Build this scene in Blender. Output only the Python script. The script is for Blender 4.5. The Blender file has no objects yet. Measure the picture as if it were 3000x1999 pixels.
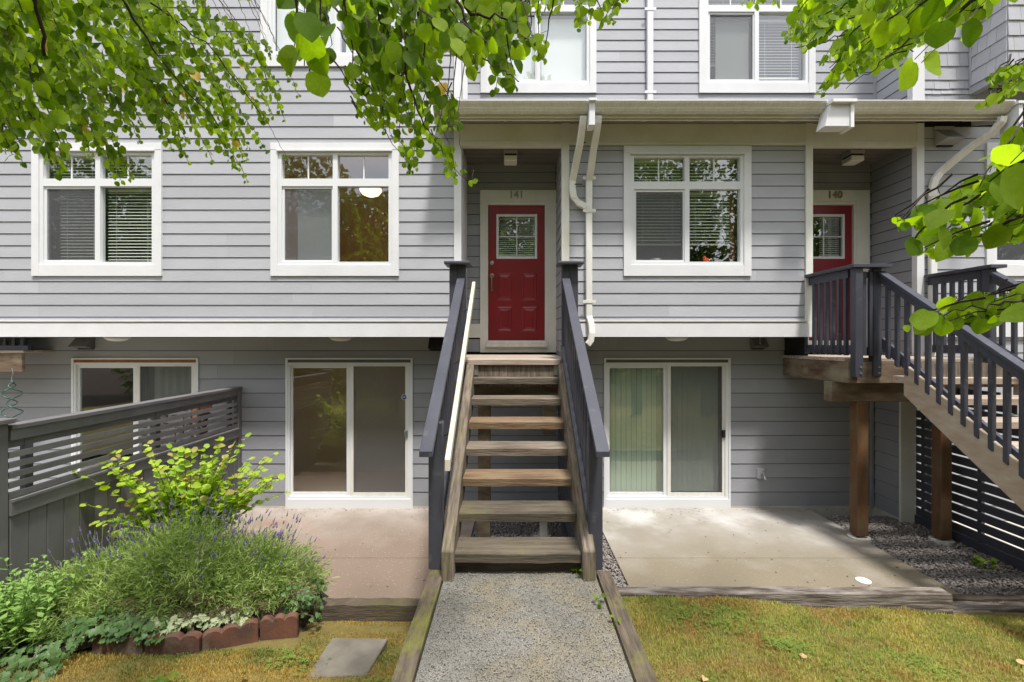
import bpy, math, random
import numpy as np
from mathutils import Vector, Matrix
random.seed(7); rng = np.random.default_rng(7)
C = bpy.context.scene
COL = C.collection
# ------------------------------------------------------------------ camera, sky, sun, exposure
F = 1380.0                       # focal length in pixels of the 3000 px wide photograph
cam = bpy.data.objects.new('camera', bpy.data.cameras.new('camera')); COL.objects.link(cam)
cam.data.sensor_width = 36; cam.data.lens = 36 * F / 3000; cam.data.clip_start = .05; cam.data.clip_end = 800
cam.location = (0, 0, 0); cam.rotation_euler = (math.radians(90), 0, 0)
C.camera = cam
W = bpy.data.worlds.new('World'); C.world = W; W.use_nodes = True
wn = W.node_tree.nodes; bgn = wn['Background']
sky = wn.new('ShaderNodeTexSky'); sky.sky_type = 'NISHITA'; sky.sun_disc = False
SUN = Vector((.38, -1.0, 2.7)).normalized()
sky.sun_elevation = math.asin(SUN.z); sky.sun_rotation = math.atan2(SUN.x, SUN.y)
sky.air_density = 1.0; sky.dust_density = 3.5; sky.ozone_density = .6
wt = wn.new('ShaderNodeTexCoord'); wz = wn.new('ShaderNodeTexNoise'); wz.inputs['Scale'].default_value = 2.2; wz.inputs['Detail'].default_value = 7
wr = wn.new('ShaderNodeMapRange'); wr.inputs[1].default_value = .32; wr.inputs[2].default_value = .62; wr.inputs[3].default_value = .35; wr.inputs[4].default_value = .92
wm = wn.new('ShaderNodeMix'); wm.data_type = 'RGBA'; wm.inputs[7].default_value = (6.5, 6.6, 6.9, 1)      # thin bright cloud over the blue
WL = W.node_tree.links; WL.new(wt.outputs['Generated'], wz.inputs['Vector']); WL.new(wz.outputs[0], wr.inputs[0]); WL.new(wr.outputs[0], wm.inputs[0])
WL.new(sky.outputs[0], wm.inputs[6]); WL.new(wm.outputs[2], bgn.inputs[0]); bgn.inputs[1].default_value = .125
sl = bpy.data.lights.new('sun', 'SUN'); sl.energy = 2.4; sl.angle = math.radians(6); sl.color = (1, .965, .92)
so = bpy.data.objects.new('sun', sl); COL.objects.link(so); so.rotation_euler = (-SUN).to_track_quat('-Z', 'Y').to_euler()
vs = C.view_settings
vs.view_transform = 'Standard'; vs.look = 'None'; vs.gamma = 1; vs.use_curve_mapping = False; vs.exposure = 1.24
C.cycles.max_bounces = 8; C.cycles.diffuse_bounces = 4; C.cycles.transparent_max_bounces = 12

def px(x, y, d):                 # photograph pixel + depth -> point in the place
    return Vector(((x - 1500) * d / F, d, (1000 - y) * d / F))

# ------------------------------------------------------------------ materials
MATS = {}
def mat(name, c1, c2=None, scale=3, stretch=(1, 1, 1), rough=.7, bump=0, bscale=40, bstretch=(1, 1, 1), c3=None, s3=1.5, lo3=.55, hi3=.7,
        detail=5, metallic=0, vary=.0, spec=.3, dist=.01, lo=.35, hi=.65, trans=0, emit=None, bkind='noise', yd=None):
    m = bpy.data.materials.new(name); m.use_nodes = True; MATS[name] = m
    nt = m.node_tree; N = nt.nodes; L = nt.links; b = N['Principled BSDF']
    b.inputs['Roughness'].default_value = rough; b.inputs['Metallic'].default_value = metallic
    b.inputs['Specular IOR Level'].default_value = spec
    tc = N.new('ShaderNodeTexCoord'); oi = N.new('ShaderNodeObjectInfo')
    off = N.new('ShaderNodeVectorMath'); off.operation = 'SCALE'
    cx = N.new('ShaderNodeCombineXYZ'); 
    for i in range(3): L.new(oi.outputs['Random'], cx.inputs[i])
    L.new(cx.outputs[0], off.inputs[0]); off.inputs[3].default_value = 37.0
    ad = N.new('ShaderNodeVectorMath'); ad.operation = 'ADD'
    L.new(tc.outputs['Object'], ad.inputs[0]); L.new(off.outputs[0], ad.inputs[1])
    def noise(sc, st, det=5, rr=.6):
        mp = N.new('ShaderNodeMapping'); mp.inputs['Scale'].default_value = st
        L.new(ad.outputs[0], mp.inputs[0])
        n = N.new('ShaderNodeTexNoise'); n.inputs['Scale'].default_value = sc; n.inputs['Detail'].default_value = det
        n.inputs['Roughness'].default_value = rr
        L.new(mp.outputs[0], n.inputs['Vector']); return n.outputs[0]
    def ramp(src, a, z):
        r = N.new('ShaderNodeMapRange'); r.inputs[1].default_value = a; r.inputs[2].default_value = z
        L.new(src, r.inputs[0]); return r.outputs[0]
    def mix(f, a, bb):
        x = N.new('ShaderNodeMix'); x.data_type = 'RGBA'
        if hasattr(f, 'links'): L.new(f, x.inputs[0])
        else: x.inputs[0].default_value = f
        for s, v in ((x.inputs[6], a), (x.inputs[7], bb)):
            if hasattr(v, 'links'): L.new(v, s)
            else: s.default_value = (*v, 1)
        return x.outputs[2]
    col = c1
    if c2: col = mix(ramp(noise(scale, stretch, detail), lo, hi), c1, c2)
    if c3: col = mix(ramp(noise(s3, (1, 1, 1), 5), lo3, hi3), col, c3)
    if yd:
        sp = N.new('ShaderNodeSeparateXYZ'); L.new(tc.outputs['Object'], sp.inputs[0])
        a1 = N.new('ShaderNodeMath'); a1.operation = 'MULTIPLY_ADD'; a1.inputs[1].default_value = 2.2; L.new(noise(1.1, (1, 1, 1), 6), a1.inputs[0]); L.new(sp.outputs['Y'], a1.inputs[2])
        col = mix(ramp(a1.outputs[0], yd[1], yd[2]), yd[0], col)
        col = mix(ramp(noise(45, (1, 1, 1), 3), .62, .72), col, yd[3])
    if vary:
        h = N.new('ShaderNodeHueSaturation'); r = N.new('ShaderNodeMapRange')
        L.new(oi.outputs['Random'], r.inputs[0]); r.inputs[3].default_value = 1 - vary; r.inputs[4].default_value = 1 + vary
        L.new(r.outputs[0], h.inputs['Value'])
        if hasattr(col, 'links'): L.new(col, h.inputs['Color'])
        else: h.inputs['Color'].default_value = (*col, 1)
        col = h.outputs[0]
    if hasattr(col, 'links'): L.new(col, b.inputs['Base Color'])
    else: b.inputs['Base Color'].default_value = (*col, 1)
    m['col'] = list(c1)
    if bump:
        bp = N.new('ShaderNodeBump'); bp.inputs['Strength'].default_value = bump; bp.inputs['Distance'].default_value = dist
        if bkind == 'voronoi':
            v = N.new('ShaderNodeTexVoronoi'); v.inputs['Scale'].default_value = bscale; L.new(ad.outputs[0], v.inputs['Vector'])
            L.new(v.outputs['Distance'], bp.inputs['Height']); bp.invert = True
            v2 = N.new('ShaderNodeTexVoronoi'); v2.inputs['Scale'].default_value = bscale; L.new(ad.outputs[0], v2.inputs['Vector'])
            bw = N.new('ShaderNodeRGBToBW'); L.new(v2.outputs['Color'], bw.inputs[0])
            hs = N.new('ShaderNodeHueSaturation'); rr = N.new('ShaderNodeMapRange'); rr.inputs[3].default_value = .72; rr.inputs[4].default_value = 1.3
            L.new(bw.outputs[0], rr.inputs[0]); L.new(rr.outputs[0], hs.inputs['Value'])
            if hasattr(col, 'links'): L.new(col, hs.inputs['Color'])
            else: hs.inputs['Color'].default_value = (*col, 1)
            dk = mix(ramp(v.outputs['Distance'], .55, .75), hs.outputs[0], (.05, .047, .04))
            L.new(dk, b.inputs['Base Color'])
        else: L.new(noise(bscale, bstretch, 4), bp.inputs['Height'])
        L.new(bp.outputs[0], b.inputs['Normal'])
    if trans:
        t = N.new('ShaderNodeBsdfTranslucent'); ms = N.new('ShaderNodeMixShader'); ms.inputs[0].default_value = trans
        hs = N.new('ShaderNodeHueSaturation'); hs.inputs['Value'].default_value = 1.5; hs.inputs['Saturation'].default_value = 1.1
        if hasattr(col, 'links'): L.new(col, hs.inputs['Color'])
        else: hs.inputs['Color'].default_value = (*col, 1)
        L.new(hs.outputs[0], t.inputs[0])
        L.new(b.outputs[0], ms.inputs[1]); L.new(t.outputs[0], ms.inputs[2]); L.new(ms.outputs[0], N['Material Output'].inputs[0])
    if emit:
        b.inputs['Emission Color'].default_value = (*emit[0], 1); b.inputs['Emission Strength'].default_value = emit[1]
    return m

G = (30, 1, 1)
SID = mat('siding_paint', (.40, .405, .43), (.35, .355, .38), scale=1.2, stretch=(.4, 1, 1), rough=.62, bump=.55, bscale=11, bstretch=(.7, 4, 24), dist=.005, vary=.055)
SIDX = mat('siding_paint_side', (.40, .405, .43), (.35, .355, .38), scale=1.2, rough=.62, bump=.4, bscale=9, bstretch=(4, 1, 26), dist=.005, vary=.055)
SID_SHADE = mat('shade_toned_siding_paint', (.30, .305, .325), (.26, .265, .285), scale=1.2, stretch=(.4, 1, 1), rough=.6, bump=.55, bscale=11, bstretch=(.7, 4, 24), dist=.005, vary=.055)  # siding paint darkened to put the shade of lower floor and entries into colour
SIDX_SHADE = mat('shade_toned_siding_paint_side', (.29, .295, .315), (.255, .26, .28), scale=1.2, rough=.6, bump=.4, bscale=9, bstretch=(4, 1, 26), dist=.005, vary=.055)  # same shade-darkened siding colour, grain turned for the side walls
SHK = mat('shake_paint', (.40, .405, .43), (.35, .355, .375), scale=2, rough=.65, bump=.4, bscale=12, bstretch=(14, 14, 1), dist=.004, vary=.06)
TRIM = mat('white_trim_paint', (.68, .68, .69), (.63, .63, .64), scale=3, rough=.5, bump=.25, bscale=8, bstretch=(1, 3, 20), dist=.003)
TRIMD = mat('weathered_trim_paint', (.68, .67, .62), (.62, .61, .55), scale=2.5, rough=.5, bump=.1, c3=(.56, .56, .44), s3=2.2, lo3=.5, hi3=.85)
GUT = mat('gutter_metal', (.70, .69, .63), (.60, .59, .50), scale=16, stretch=(3, 1, .25), rough=.4, c3=(.50, .50, .36), s3=3, lo3=.5, hi3=.85)
PIPE = mat('downspout_metal', (.72, .71, .67), (.62, .60, .54), scale=14, stretch=(1, 1, .2), rough=.4)
VINYL = mat('white_vinyl', (.66, .67, .68), rough=.35)
RED = mat('red_door_paint', (.23, .013, .02), (.19, .011, .017), scale=2, rough=.32, spec=.5)
DARK = mat('dark_grey_paint', (.056, .058, .074), (.046, .048, .062), scale=4, rough=.45, bump=.35, bscale=14, bstretch=(7, 3, 3), dist=.004, spec=.35, c3=(.10, .10, .11), s3=9, lo3=.6, hi3=.75)
FEN = mat('fence_paint', (.14, .135, .136), (.105, .102, .103), scale=3, stretch=(1, 1, .3), rough=.6, bump=.3, bscale=12, bstretch=(8, 8, 1), dist=.004, vary=.12, c3=(.18, .175, .16), s3=3, lo3=.6, hi3=.85)
TREAD2 = mat('orange_brown_tread_wood', (.24, .155, .09), (.105, .068, .042), scale=4, stretch=(.5, 5, 9), rough=.85, bump=.8, bscale=6, bstretch=(1.6, 12, 16), dist=.010, c3=(.20, .15, .09), s3=2.5, lo3=.5, hi3=.72, vary=.1)
TREAD3 = mat('dark_mossy_tread_wood', (.13, .108, .078), (.055, .045, .033), scale=4, stretch=(.5, 5, 9), rough=.9, bump=.9, bscale=6, bstretch=(.8, 14, 22), dist=.009, c3=(.13, .115, .06), s3=2.5, lo3=.5, hi3=.72, vary=.1)
TREAD = mat('weathered_tread_wood', (.25, .205, .16), (.085, .07, .054), scale=4, stretch=(.5, 5, 9), rough=.85, bump=.8, bscale=6, bstretch=(1.6, 12, 16), dist=.010, c3=(.16, .135, .095), s3=2.5, lo3=.42, hi3=.72, vary=.22)
STRG = mat('weathered_stringer_wood', (.21, .17, .13), (.085, .068, .05), scale=5, stretch=(10, .8, 1.2), rough=.85, bump=.7, bscale=7, bstretch=(16, .8, 1.2), dist=.006, c3=(.16, .15, .05), s3=2, lo3=.55, hi3=.8)
TAN = mat('tan_stringer_wood', (.42, .36, .29), (.32, .235, .165), scale=3, stretch=(2, .9, 3.2), rough=.7, bump=.4, bscale=9, bstretch=(3, 1, 5), dist=.005)
DECK = mat('deck_board_wood', (.42, .35, .29), (.26, .20, .15), scale=4, stretch=(.6, 8, 8), rough=.8, bump=.5, bscale=8, bstretch=(1, 16, 16), dist=.004, vary=.12)
BEAM = mat('treated_beam_wood', (.22, .18, .12), (.085, .045, .03), scale=2.2, stretch=(.9, .9, 3.2), rough=.75, bump=.4, bscale=9, bstretch=(1, 1, 14), dist=.005, c3=(.24, .23, .15), s3=2.4, lo3=.5, hi3=.75)
POST6 = mat('brown_post_wood', (.155, .075, .032), (.095, .058, .033), scale=5, stretch=(3, 3, .5), rough=.7, bump=.4, bscale=8, bstretch=(14, 14, 1), dist=.004, c3=(.16, .12, .06), s3=2, lo3=.5, hi3=.8)
TIMB = mat('old_timber', (.13, .10, .075), (.075, .058, .042), scale=5, stretch=(1, 1, 6), rough=.9, bump=1, bscale=9, bstretch=(1.5, 1.5, 14), dist=.01, c3=(.115, .105, .045), s3=2.2, lo3=.55, hi3=.75, vary=.1)
TIMBY = mat('old_edging_timber', (.135, .105, .075), (.06, .048, .034), scale=5, stretch=(9, .9, 6), rough=.9, bump=1, bscale=9, bstretch=(14, 1, 8), dist=.01, c3=(.15, .145, .035), s3=3.2, lo3=.52, hi3=.68)
TIMW = mat('bleached_timber', (.26, .235, .205), (.075, .055, .042), scale=6, stretch=(.5, 3, 7), rough=.9, bump=1, bscale=9, bstretch=(1, 12, 14), dist=.01, lo=.36, hi=.6)
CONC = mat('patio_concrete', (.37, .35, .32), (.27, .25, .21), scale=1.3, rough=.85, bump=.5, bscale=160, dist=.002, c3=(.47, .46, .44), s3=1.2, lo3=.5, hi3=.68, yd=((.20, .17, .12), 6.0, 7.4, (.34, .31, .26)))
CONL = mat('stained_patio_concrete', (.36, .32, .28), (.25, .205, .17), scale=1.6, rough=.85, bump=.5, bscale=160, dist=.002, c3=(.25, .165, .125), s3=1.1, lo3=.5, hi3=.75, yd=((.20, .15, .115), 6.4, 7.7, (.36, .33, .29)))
CONP = mat('pale_concrete', (.50, .48, .44), (.40, .38, .33), scale=4, rough=.9, bump=.4, bscale=80, dist=.003)
AGG = mat('exposed_aggregate', (.205, .195, .172), (.125, .12, .10), scale=2.4, rough=.85, bump=.8, bscale=150, dist=.004, bkind='voronoi', c3=(.21, .17, .10), s3=1.7, lo3=.5, hi3=.7)
SLAB = mat('stepping_stone', (.20, .18, .145), (.13, .115, .09), scale=5, rough=.9, bump=.5, bscale=90, dist=.003)
BRICK = mat('red_edger', (.165, .07, .045), (.085, .05, .036), scale=7, rough=.9, bump=.6, bscale=60, dist=.005, c3=(.17, .15, .11), s3=5, lo3=.5, hi3=.75, vary=.12)
STONE = mat('gravel_stone', (.32, .29, .27), (.15, .13, .12), scale=30, rough=.8, lo=.3, hi=.7, detail=2)
SOIL = mat('soil', (.055, .038, .025), (.035, .026, .018), scale=20, rough=1, bump=1, bscale=60, dist=.02)
LAWNB = mat('lawn_thatch', (.24, .19, .06), (.17, .14, .045), scale=9, rough=1, bump=1, bscale=120, dist=.02)
GRS = mat('grass_blades', (.25, .31, .07), (.48, .43, .12), scale=2.6, rough=.7, c3=(.42, .27, .095), s3=2.8, lo3=.5, hi3=.66, trans=.35, detail=8)
GRSL = mat('mossy_grass', (.40, .27, .06), (.44, .33, .085), scale=2.6, rough=.7, c3=(.17, .21, .045), s3=2.0, lo3=.47, hi3=.62, trans=.3, detail=8)
LEAFS = [mat('leaf_mid_green', (.18, .285, .026), (.22, .325, .034), scale=9, rough=.6, spec=.15, trans=.62, vary=.22, bump=.25, bscale=55, dist=.002),
         mat('leaf_deep_green', (.095, .175, .018), (.115, .20, .02), scale=9, rough=.6, spec=.15, trans=.58, vary=.22, bump=.25, bscale=55, dist=.002),
         mat('leaf_fresh_green', (.27, .40, .04), (.32, .44, .05), scale=9, rough=.6, spec=.15, trans=.65, vary=.14, bump=.25, bscale=55, dist=.002),
         mat('leaf_yellowing', (.50, .30, .05), (.42, .34, .06), scale=60, rough=.5, trans=.45)]
SHRUBL = [mat('shrub_leaf_lime', (.36, .50, .04), (.44, .58, .06), scale=9, rough=.5, trans=.4, vary=.15),
          mat('shrub_leaf_green', (.25, .40, .04), (.29, .45, .045), scale=9, rough=.5, trans=.4, vary=.15),
          mat('shrub_leaf_pink', (.50, .36, .14), (.42, .42, .1), scale=9, rough=.5, trans=.5)]
LAV = mat('lavender_foliage', (.34, .44, .13), (.17, .26, .055), scale=3, rough=.7, trans=.3, c3=(.30, .27, .17), s3=4, lo3=.55, hi3=.8)
LAVF = mat('lavender_flower', (.19, .165, .32), (.085, .07, .15), scale=14, rough=.8)
HERB = mat('fresh_herb_leaf', (.20, .33, .09), (.28, .42, .11), scale=8, rough=.6, trans=.4)
IVY = mat('ivy_leaf', (.055, .115, .03), (.09, .16, .045), scale=9, rough=.45, trans=.2, vary=.2)
IVYV = mat('variegated_ivy_leaf', (.24, .32, .14), (.50, .52, .34), scale=60, rough=.45, trans=.2)
BARK = mat('bark', (.06, .042, .034), (.03, .022, .018), scale=30, rough=.9, bump=.6, bscale=60, dist=.004)
STEM = mat('woody_stem', (.16, .10, .07), (.10, .065, .045), scale=30, rough=.9)
TREEL = mat('far_tree_foliage', (.075, .13, .022), (.17, .235, .045), scale=.9, rough=.7, trans=.35, detail=8)
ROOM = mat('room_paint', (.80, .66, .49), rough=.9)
SOFF = mat('dark_beige_soffit_paint', (.40, .385, .34), (.34, .325, .285), scale=3, rough=.7)  # darker beige than the rafters and trim
GAPBLACK = mat('shadow_gap_backing', (.012, .012, .013), rough=1)  # near-black backing, so gaps between siding boards draw their shadow lines in colour
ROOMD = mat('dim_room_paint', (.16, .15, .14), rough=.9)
CARP = mat('carpet', (.72, .57, .42), rough=1)
BLIND = mat('blind_slat', (.72, .72, .68), rough=.5)
VBL = mat('vertical_blind_fabric', (.66, .76, .66), (.62, .72, .63), scale=3, rough=.7, trans=.2)
SKYPANEL = mat('sky_reflection_white', (.80, .80, .82), rough=.9)  # white that imitates bright sky reflected in the upper panes
CURT = mat('curtain_fabric', (.55, .56, .58), rough=.9)
BRASS = mat('aged_brass', (.30, .25, .17), rough=.4, metallic=.8)
STEEL = mat('steel', (.45, .45, .45), rough=.35, metallic=.8)
BLACK = mat('black_plastic', (.02, .02, .022), rough=.5)
LAMPG = mat('frosted_lamp_glass', (.70, .69, .66), rough=.35)
LAMPW = mat('lit_lamp_glass', (.8, .6, .4), rough=.4, emit=((1, .55, .25), 2.2))
CREAM = mat('cream_handrail_paint', (.58, .55, .44), (.52, .49, .37), scale=5, rough=.5)
SHING = mat('roof_shingle', (.09, .088, .085), (.06, .058, .056), scale=8, rough=.95, bump=.8, bscale=60, dist=.01)
FLASH = mat('white_flashing', (.72, .72, .72), rough=.4)
BLUE = mat('blue_sticker', (.02, .035, .16), rough=.4)
WHITE = mat('white_print', (.7, .7, .72), rough=.5)
GREENW = mat('green_wire', (.012, .06, .04), rough=.35, metallic=.3, spec=.6)
ORANGE = mat('orange_ceramic', (.75, .09, .03), rough=.35)
CER = mat('cream_ceramic', (.62, .60, .52), rough=.4)
TERRA = mat('stained_wood', (.30, .11, .05), (.2, .07, .03), scale=9, rough=.6)
GREYL = mat('grey_stake_paint', (.30, .29, .28), rough=.8)
BRICKW = mat('neighbour_wall', (.30, .28, .26), rough=.9)

def glass_mat(name, boost, tint, r=.0):
    m = bpy.data.materials.new(name); m.use_nodes = True; nt = m.node_tree; N = nt.nodes; L = nt.links
    N.remove(N['Principled BSDF'])
    fr = N.new('ShaderNodeFresnel'); fr.inputs[0].default_value = 1.52
    mr = N.new('ShaderNodeMapRange'); L.new(fr.outputs[0], mr.inputs[0]); mr.inputs[3].default_value = boost; mr.inputs[4].default_value = 1
    g = N.new('ShaderNodeBsdfGlossy'); g.inputs['Roughness'].default_value = r; g.inputs[0].default_value = (1, 1, 1, 1)
    nz = N.new('ShaderNodeTexNoise'); nz.inputs['Scale'].default_value = 1.4; nz.inputs['Detail'].default_value = 1
    tc = N.new('ShaderNodeTexCoord'); L.new(tc.outputs['Object'], nz.inputs['Vector'])
    bp = N.new('ShaderNodeBump'); bp.inputs['Strength'].default_value = .12; bp.inputs['Distance'].default_value = .02
    L.new(nz.outputs[0], bp.inputs['Height']); L.new(bp.outputs[0], g.inputs['Normal'])
    t = N.new('ShaderNodeBsdfTransparent'); t.inputs[0].default_value = (*tint, 1)
    ge = N.new('ShaderNodeNewGeometry'); mf = N.new('ShaderNodeMath'); mf.operation = 'SUBTRACT'; mf.use_clamp = True      # reflect at the outer face only
    L.new(mr.outputs[0], mf.inputs[0]); L.new(ge.outputs['Backfacing'], mf.inputs[1])
    ms = N.new('ShaderNodeMixShader'); L.new(mf.outputs[0], ms.inputs[0]); L.new(t.outputs[0], ms.inputs[1]); L.new(g.outputs[0], ms.inputs[2])
    L.new(ms.outputs[0], N['Material Output'].inputs[0]); return m
GLASS = glass_mat('window_glass', .13, (.93, .95, .93))
def screen_mat():
    m = bpy.data.materials.new('insect_screen'); m.use_nodes = True; nt = m.node_tree; N = nt.nodes; L = nt.links
    b = N['Principled BSDF']; b.inputs['Base Color'].default_value = (.13, .133, .14, 1); b.inputs['Roughness'].default_value = .6
    t = N.new('ShaderNodeBsdfTransparent'); ms = N.new('ShaderNodeMixShader'); ms.inputs[0].default_value = .27
    L.new(t.outputs[0], ms.inputs[1]); L.new(b.outputs[0], ms.inputs[2]); L.new(ms.outputs[0], N['Material Output'].inputs[0]); return m
SCREEN = screen_mat()

# ------------------------------------------------------------------ object helpers
def wloc(p): return Vector(p.get('w', (0, 0, 0))) if p else Vector((0, 0, 0))
def thing(name, label, cat, loc=(0, 0, 0), group=None, kind=None):
    o = bpy.data.objects.new(name, None); COL.objects.link(o); o.location = loc; o['w'] = list(loc)
    o['label'] = label; o['category'] = cat; o.empty_display_size = .1
    if group: o['group'] = group
    if kind: o['kind'] = kind
    return o
def tag(o, label=None, cat=None, group=None, kind=None):
    for k, v in (('label', label), ('category', cat), ('group', group), ('kind', kind)):
        if v: o[k] = v
    return o
def copy(o, parent, d=(0, 0, 0)):
    c = o.copy(); COL.objects.link(c); c.parent = parent; c.location = o.location + Vector(d)
    return c
class M:
    def __init__(s): s.v = []; s.f = []; s.mi = []
    def add(s, vs, fs, m=0):
        n = len(s.v); s.v.extend([tuple(p) for p in vs]); s.f.extend([tuple(i + n for i in f) for f in fs]); s.mi.extend([m] * len(fs)); return s
    def hexa(s, p, m=0):           # 4 bottom ccw, 4 top ccw
        return s.add(p, [(3, 2, 1, 0), (4, 5, 6, 7), (0, 1, 5, 4), (1, 2, 6, 5), (2, 3, 7, 6), (3, 0, 4, 7)], m)
    def box(s, x0, x1, y0, y1, z0, z1, m=0):
        return s.hexa([(x0, y0, z0), (x1, y0, z0), (x1, y1, z0), (x0, y1, z0), (x0, y0, z1), (x1, y0, z1), (x1, y1, z1), (x0, y1, z1)], m)
    def slope(s, x0, x1, ya, yb, f, h, m=0):   # board following z=f(y) (its top), h tall
        return s.hexa([(x0, ya, f(ya) - h), (x1, ya, f(ya) - h), (x1, yb, f(yb) - h), (x0, yb, f(yb) - h),
                       (x0, ya, f(ya)), (x1, ya, f(ya)), (x1, yb, f(yb)), (x0, yb, f(yb))], m)
    def prism(s, poly, lo, hi, axis='x', m=0):  # poly of 2D points, extruded
        n = len(poly)
        P = (lambda a, b, c: (c, a, b)) if axis == 'x' else ((lambda a, b, c: (a, c, b)) if axis == 'y' else (lambda a, b, c: (a, b, c)))
        vs = [P(a, b, lo) for a, b in poly] + [P(a, b, hi) for a, b in poly]
        fs = [tuple(range(n))[::-1], tuple(range(n, 2 * n))] + [(i, (i + 1) % n, n + (i + 1) % n, n + i) for i in range(n)]
        return s.add(vs, fs, m)
    def tube(s, pts, r, n=6, m=0, sx=1.0):
        pts = [Vector(p) for p in pts]; rs = r if isinstance(r, (list, tuple)) else [r] * len(pts)
        base = len(s.v); ref = Vector((.13, .37, .92)).normalized()
        for i, p in enumerate(pts):
            t = (pts[min(i + 1, len(pts) - 1)] - pts[max(i - 1, 0)])
            t = t.normalized() if t.length > 1e-9 else Vector((0, 0, 1))
            a = t.cross(ref)
            if a.length < .1: a = t.cross(Vector((1, 0, 0)))
            a.normalize(); b = t.cross(a)
            for k in range(n):
                an = 2 * math.pi * (k + .5) / n
                s.v.append(tuple(p + (a * math.cos(an) * sx + b * math.sin(an)) * rs[i]))
        for i in range(len(pts) - 1):
            for k in range(n):
                s.f.append((base + i * n + k, base + i * n + (k + 1) % n, base + (i + 1) * n + (k + 1) % n, base + (i + 1) * n + k)); s.mi.append(m)
        s.f.append(tuple(base + k for k in range(n))[::-1]); s.f.append(tuple(base + (len(pts) - 1) * n + k for k in range(n))); s.mi += [m, m]
        return s
    def lathe(s, c, prof, n=20, axis='z', m=0):
        base = len(s.v)
        for r, h in prof:
            for k in range(n):
                a = 2 * math.pi * k / n
                d = (r * math.cos(a), r * math.sin(a), h) if axis == 'z' else ((r * math.cos(a), h, r * math.sin(a)) if axis == 'y' else (h, r * math.cos(a), r * math.sin(a)))
                s.v.append((c[0] + d[0], c[1] + d[1], c[2] + d[2]))
        for i in range(len(prof) - 1):
            for k in range(n):
                s.f.append((base + i * n + k, base + i * n + (k + 1) % n, base + (i + 1) * n + (k + 1) % n, base + (i + 1) * n + k)); s.mi.append(m)
        s.f.append(tuple(base + k for k in range(n))[::-1]); s.f.append(tuple(base + (len(prof) - 1) * n + k for k in range(n))); s.mi += [m, m]
        return s
    def sphere(s, c, r, n=10, k=7, sq=(1, 1, 1), m=0):
        base = len(s.v)
        for i in range(k + 1):
            th = math.pi * i / k
            for j in range(n):
                a = 2 * math.pi * j / n
                s.v.append((c[0] + r * sq[0] * math.sin(th) * math.cos(a), c[1] + r * sq[1] * math.sin(th) * math.sin(a), c[2] + r * sq[2] * math.cos(th)))
        for i in range(k):
            for j in range(n):
                s.f.append((base + i * n + j, base + (i + 1) * n + j, base + (i + 1) * n + (j + 1) % n, base + i * n + (j + 1) % n)); s.mi.append(m)
        return s
    def build(s, name, mt, parent=None, bevel=0, smooth=False, kind=None, label=None, center=False):
        me = bpy.data.meshes.new(name); w = wloc(parent)
        vs = np.array(s.v, dtype=np.float64).reshape(-1, 3) - np.array(w)
        off = Vector((0, 0, 0))
        if center and len(vs):
            c = (vs.min(0) + vs.max(0)) / 2; vs = vs - c; off = Vector(c)
        me.from_pydata([tuple(p) for p in vs], [], s.f)
        for q in (mt if isinstance(mt, (list, tuple)) else [mt]): me.materials.append(q)
        if any(s.mi): me.polygons.foreach_set('material_index', s.mi)
        if smooth: me.polygons.foreach_set('use_smooth', [True] * len(s.f))
        me.update()
        o = bpy.data.objects.new(name, me); COL.objects.link(o); o.parent = parent; o.location = off
        if parent is None: o['w'] = [0, 0, 0]
        else: o['w'] = list(w + off)
        if bevel:
            b = o.modifiers.new('bevel', 'BEVEL'); b.width = bevel; b.segments = 1; b.limit_method = 'ANGLE'
        if kind: o['kind'] = kind
        if label: o['label'] = label
        return o

def np_mesh(name, V, Fq, mt, parent=None, kind=None, mi=None, smooth=False):
    """V (n,3) F (m,k) arrays, world coordinates"""
    me = bpy.data.meshes.new(name); w = np.array(wloc(parent))
    V = np.asarray(V, float) - w; Fq = np.asarray(Fq, np.int32); k = Fq.shape[1]
    me.vertices.add(len(V)); me.vertices.foreach_set('co', V.ravel().astype(np.float32))
    me.loops.add(Fq.size); me.loops.foreach_set('vertex_index', Fq.ravel())
    me.polygons.add(len(Fq)); me.polygons.foreach_set('loop_start', np.arange(0, Fq.size, k, dtype=np.int32))
    me.polygons.foreach_set('loop_total', np.full(len(Fq), k, np.int32))
    for q in (mt if isinstance(mt, (list, tuple)) else [mt]): me.materials.append(q)
    if mi is not None: me.polygons.foreach_set('material_index', np.asarray(mi, np.int32))
    me.update(calc_edges=True); me.validate()
    if smooth: me.polygons.foreach_set('use_smooth', [True] * len(Fq))
    o = bpy.data.objects.new(name, me); COL.objects.link(o); o.parent = parent
    if kind: o['kind'] = kind
    return o

# ------------------------------------------------------------------ ground, walk, patios
YF, YD, YL, YU = 6.30, 7.11, 6.80, 7.00
EXP = .159; ZP = -2.405; ZW = -1.68
def lawn_z(x, y):
    z = -2.185 - .03 * (y - 2.5)
    if x > 0: z -= .16 * min(1, max(0, (x - 1.8) / 2.2)) * min(1, max(0, (y - 1.5) / 2))
    else: z = -2.225 - .10 * min(1, max(0, (y - 3.3) / .5))
    return z + .012 * math.sin(x * 3.1 + y * 2.3) + .01 * math.sin(x * 5.7 - y * 4.1)
g = M(); g.box(-150, 150, -150, 150, -3.2, -2.62); g.build('ground', SOIL, kind='structure')
def lawn(x0, x1, y0, y1, nx, ny):
    V = []; Fc = []
    for j in range(ny + 1):
        for i in range(nx + 1):
            x = x0 + (x1 - x0) * i / nx; y = y0 + (y1 - y0) * j / ny; V.append((x, y, lawn_z(x, y)))
    for j in range(ny):
        for i in range(nx): a = j * (nx + 1) + i; Fc.append((a, a + 1, a + nx + 2, a + nx + 1))
    return np_mesh('lawn', V, Fc, LAWNB, kind='structure')
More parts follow.
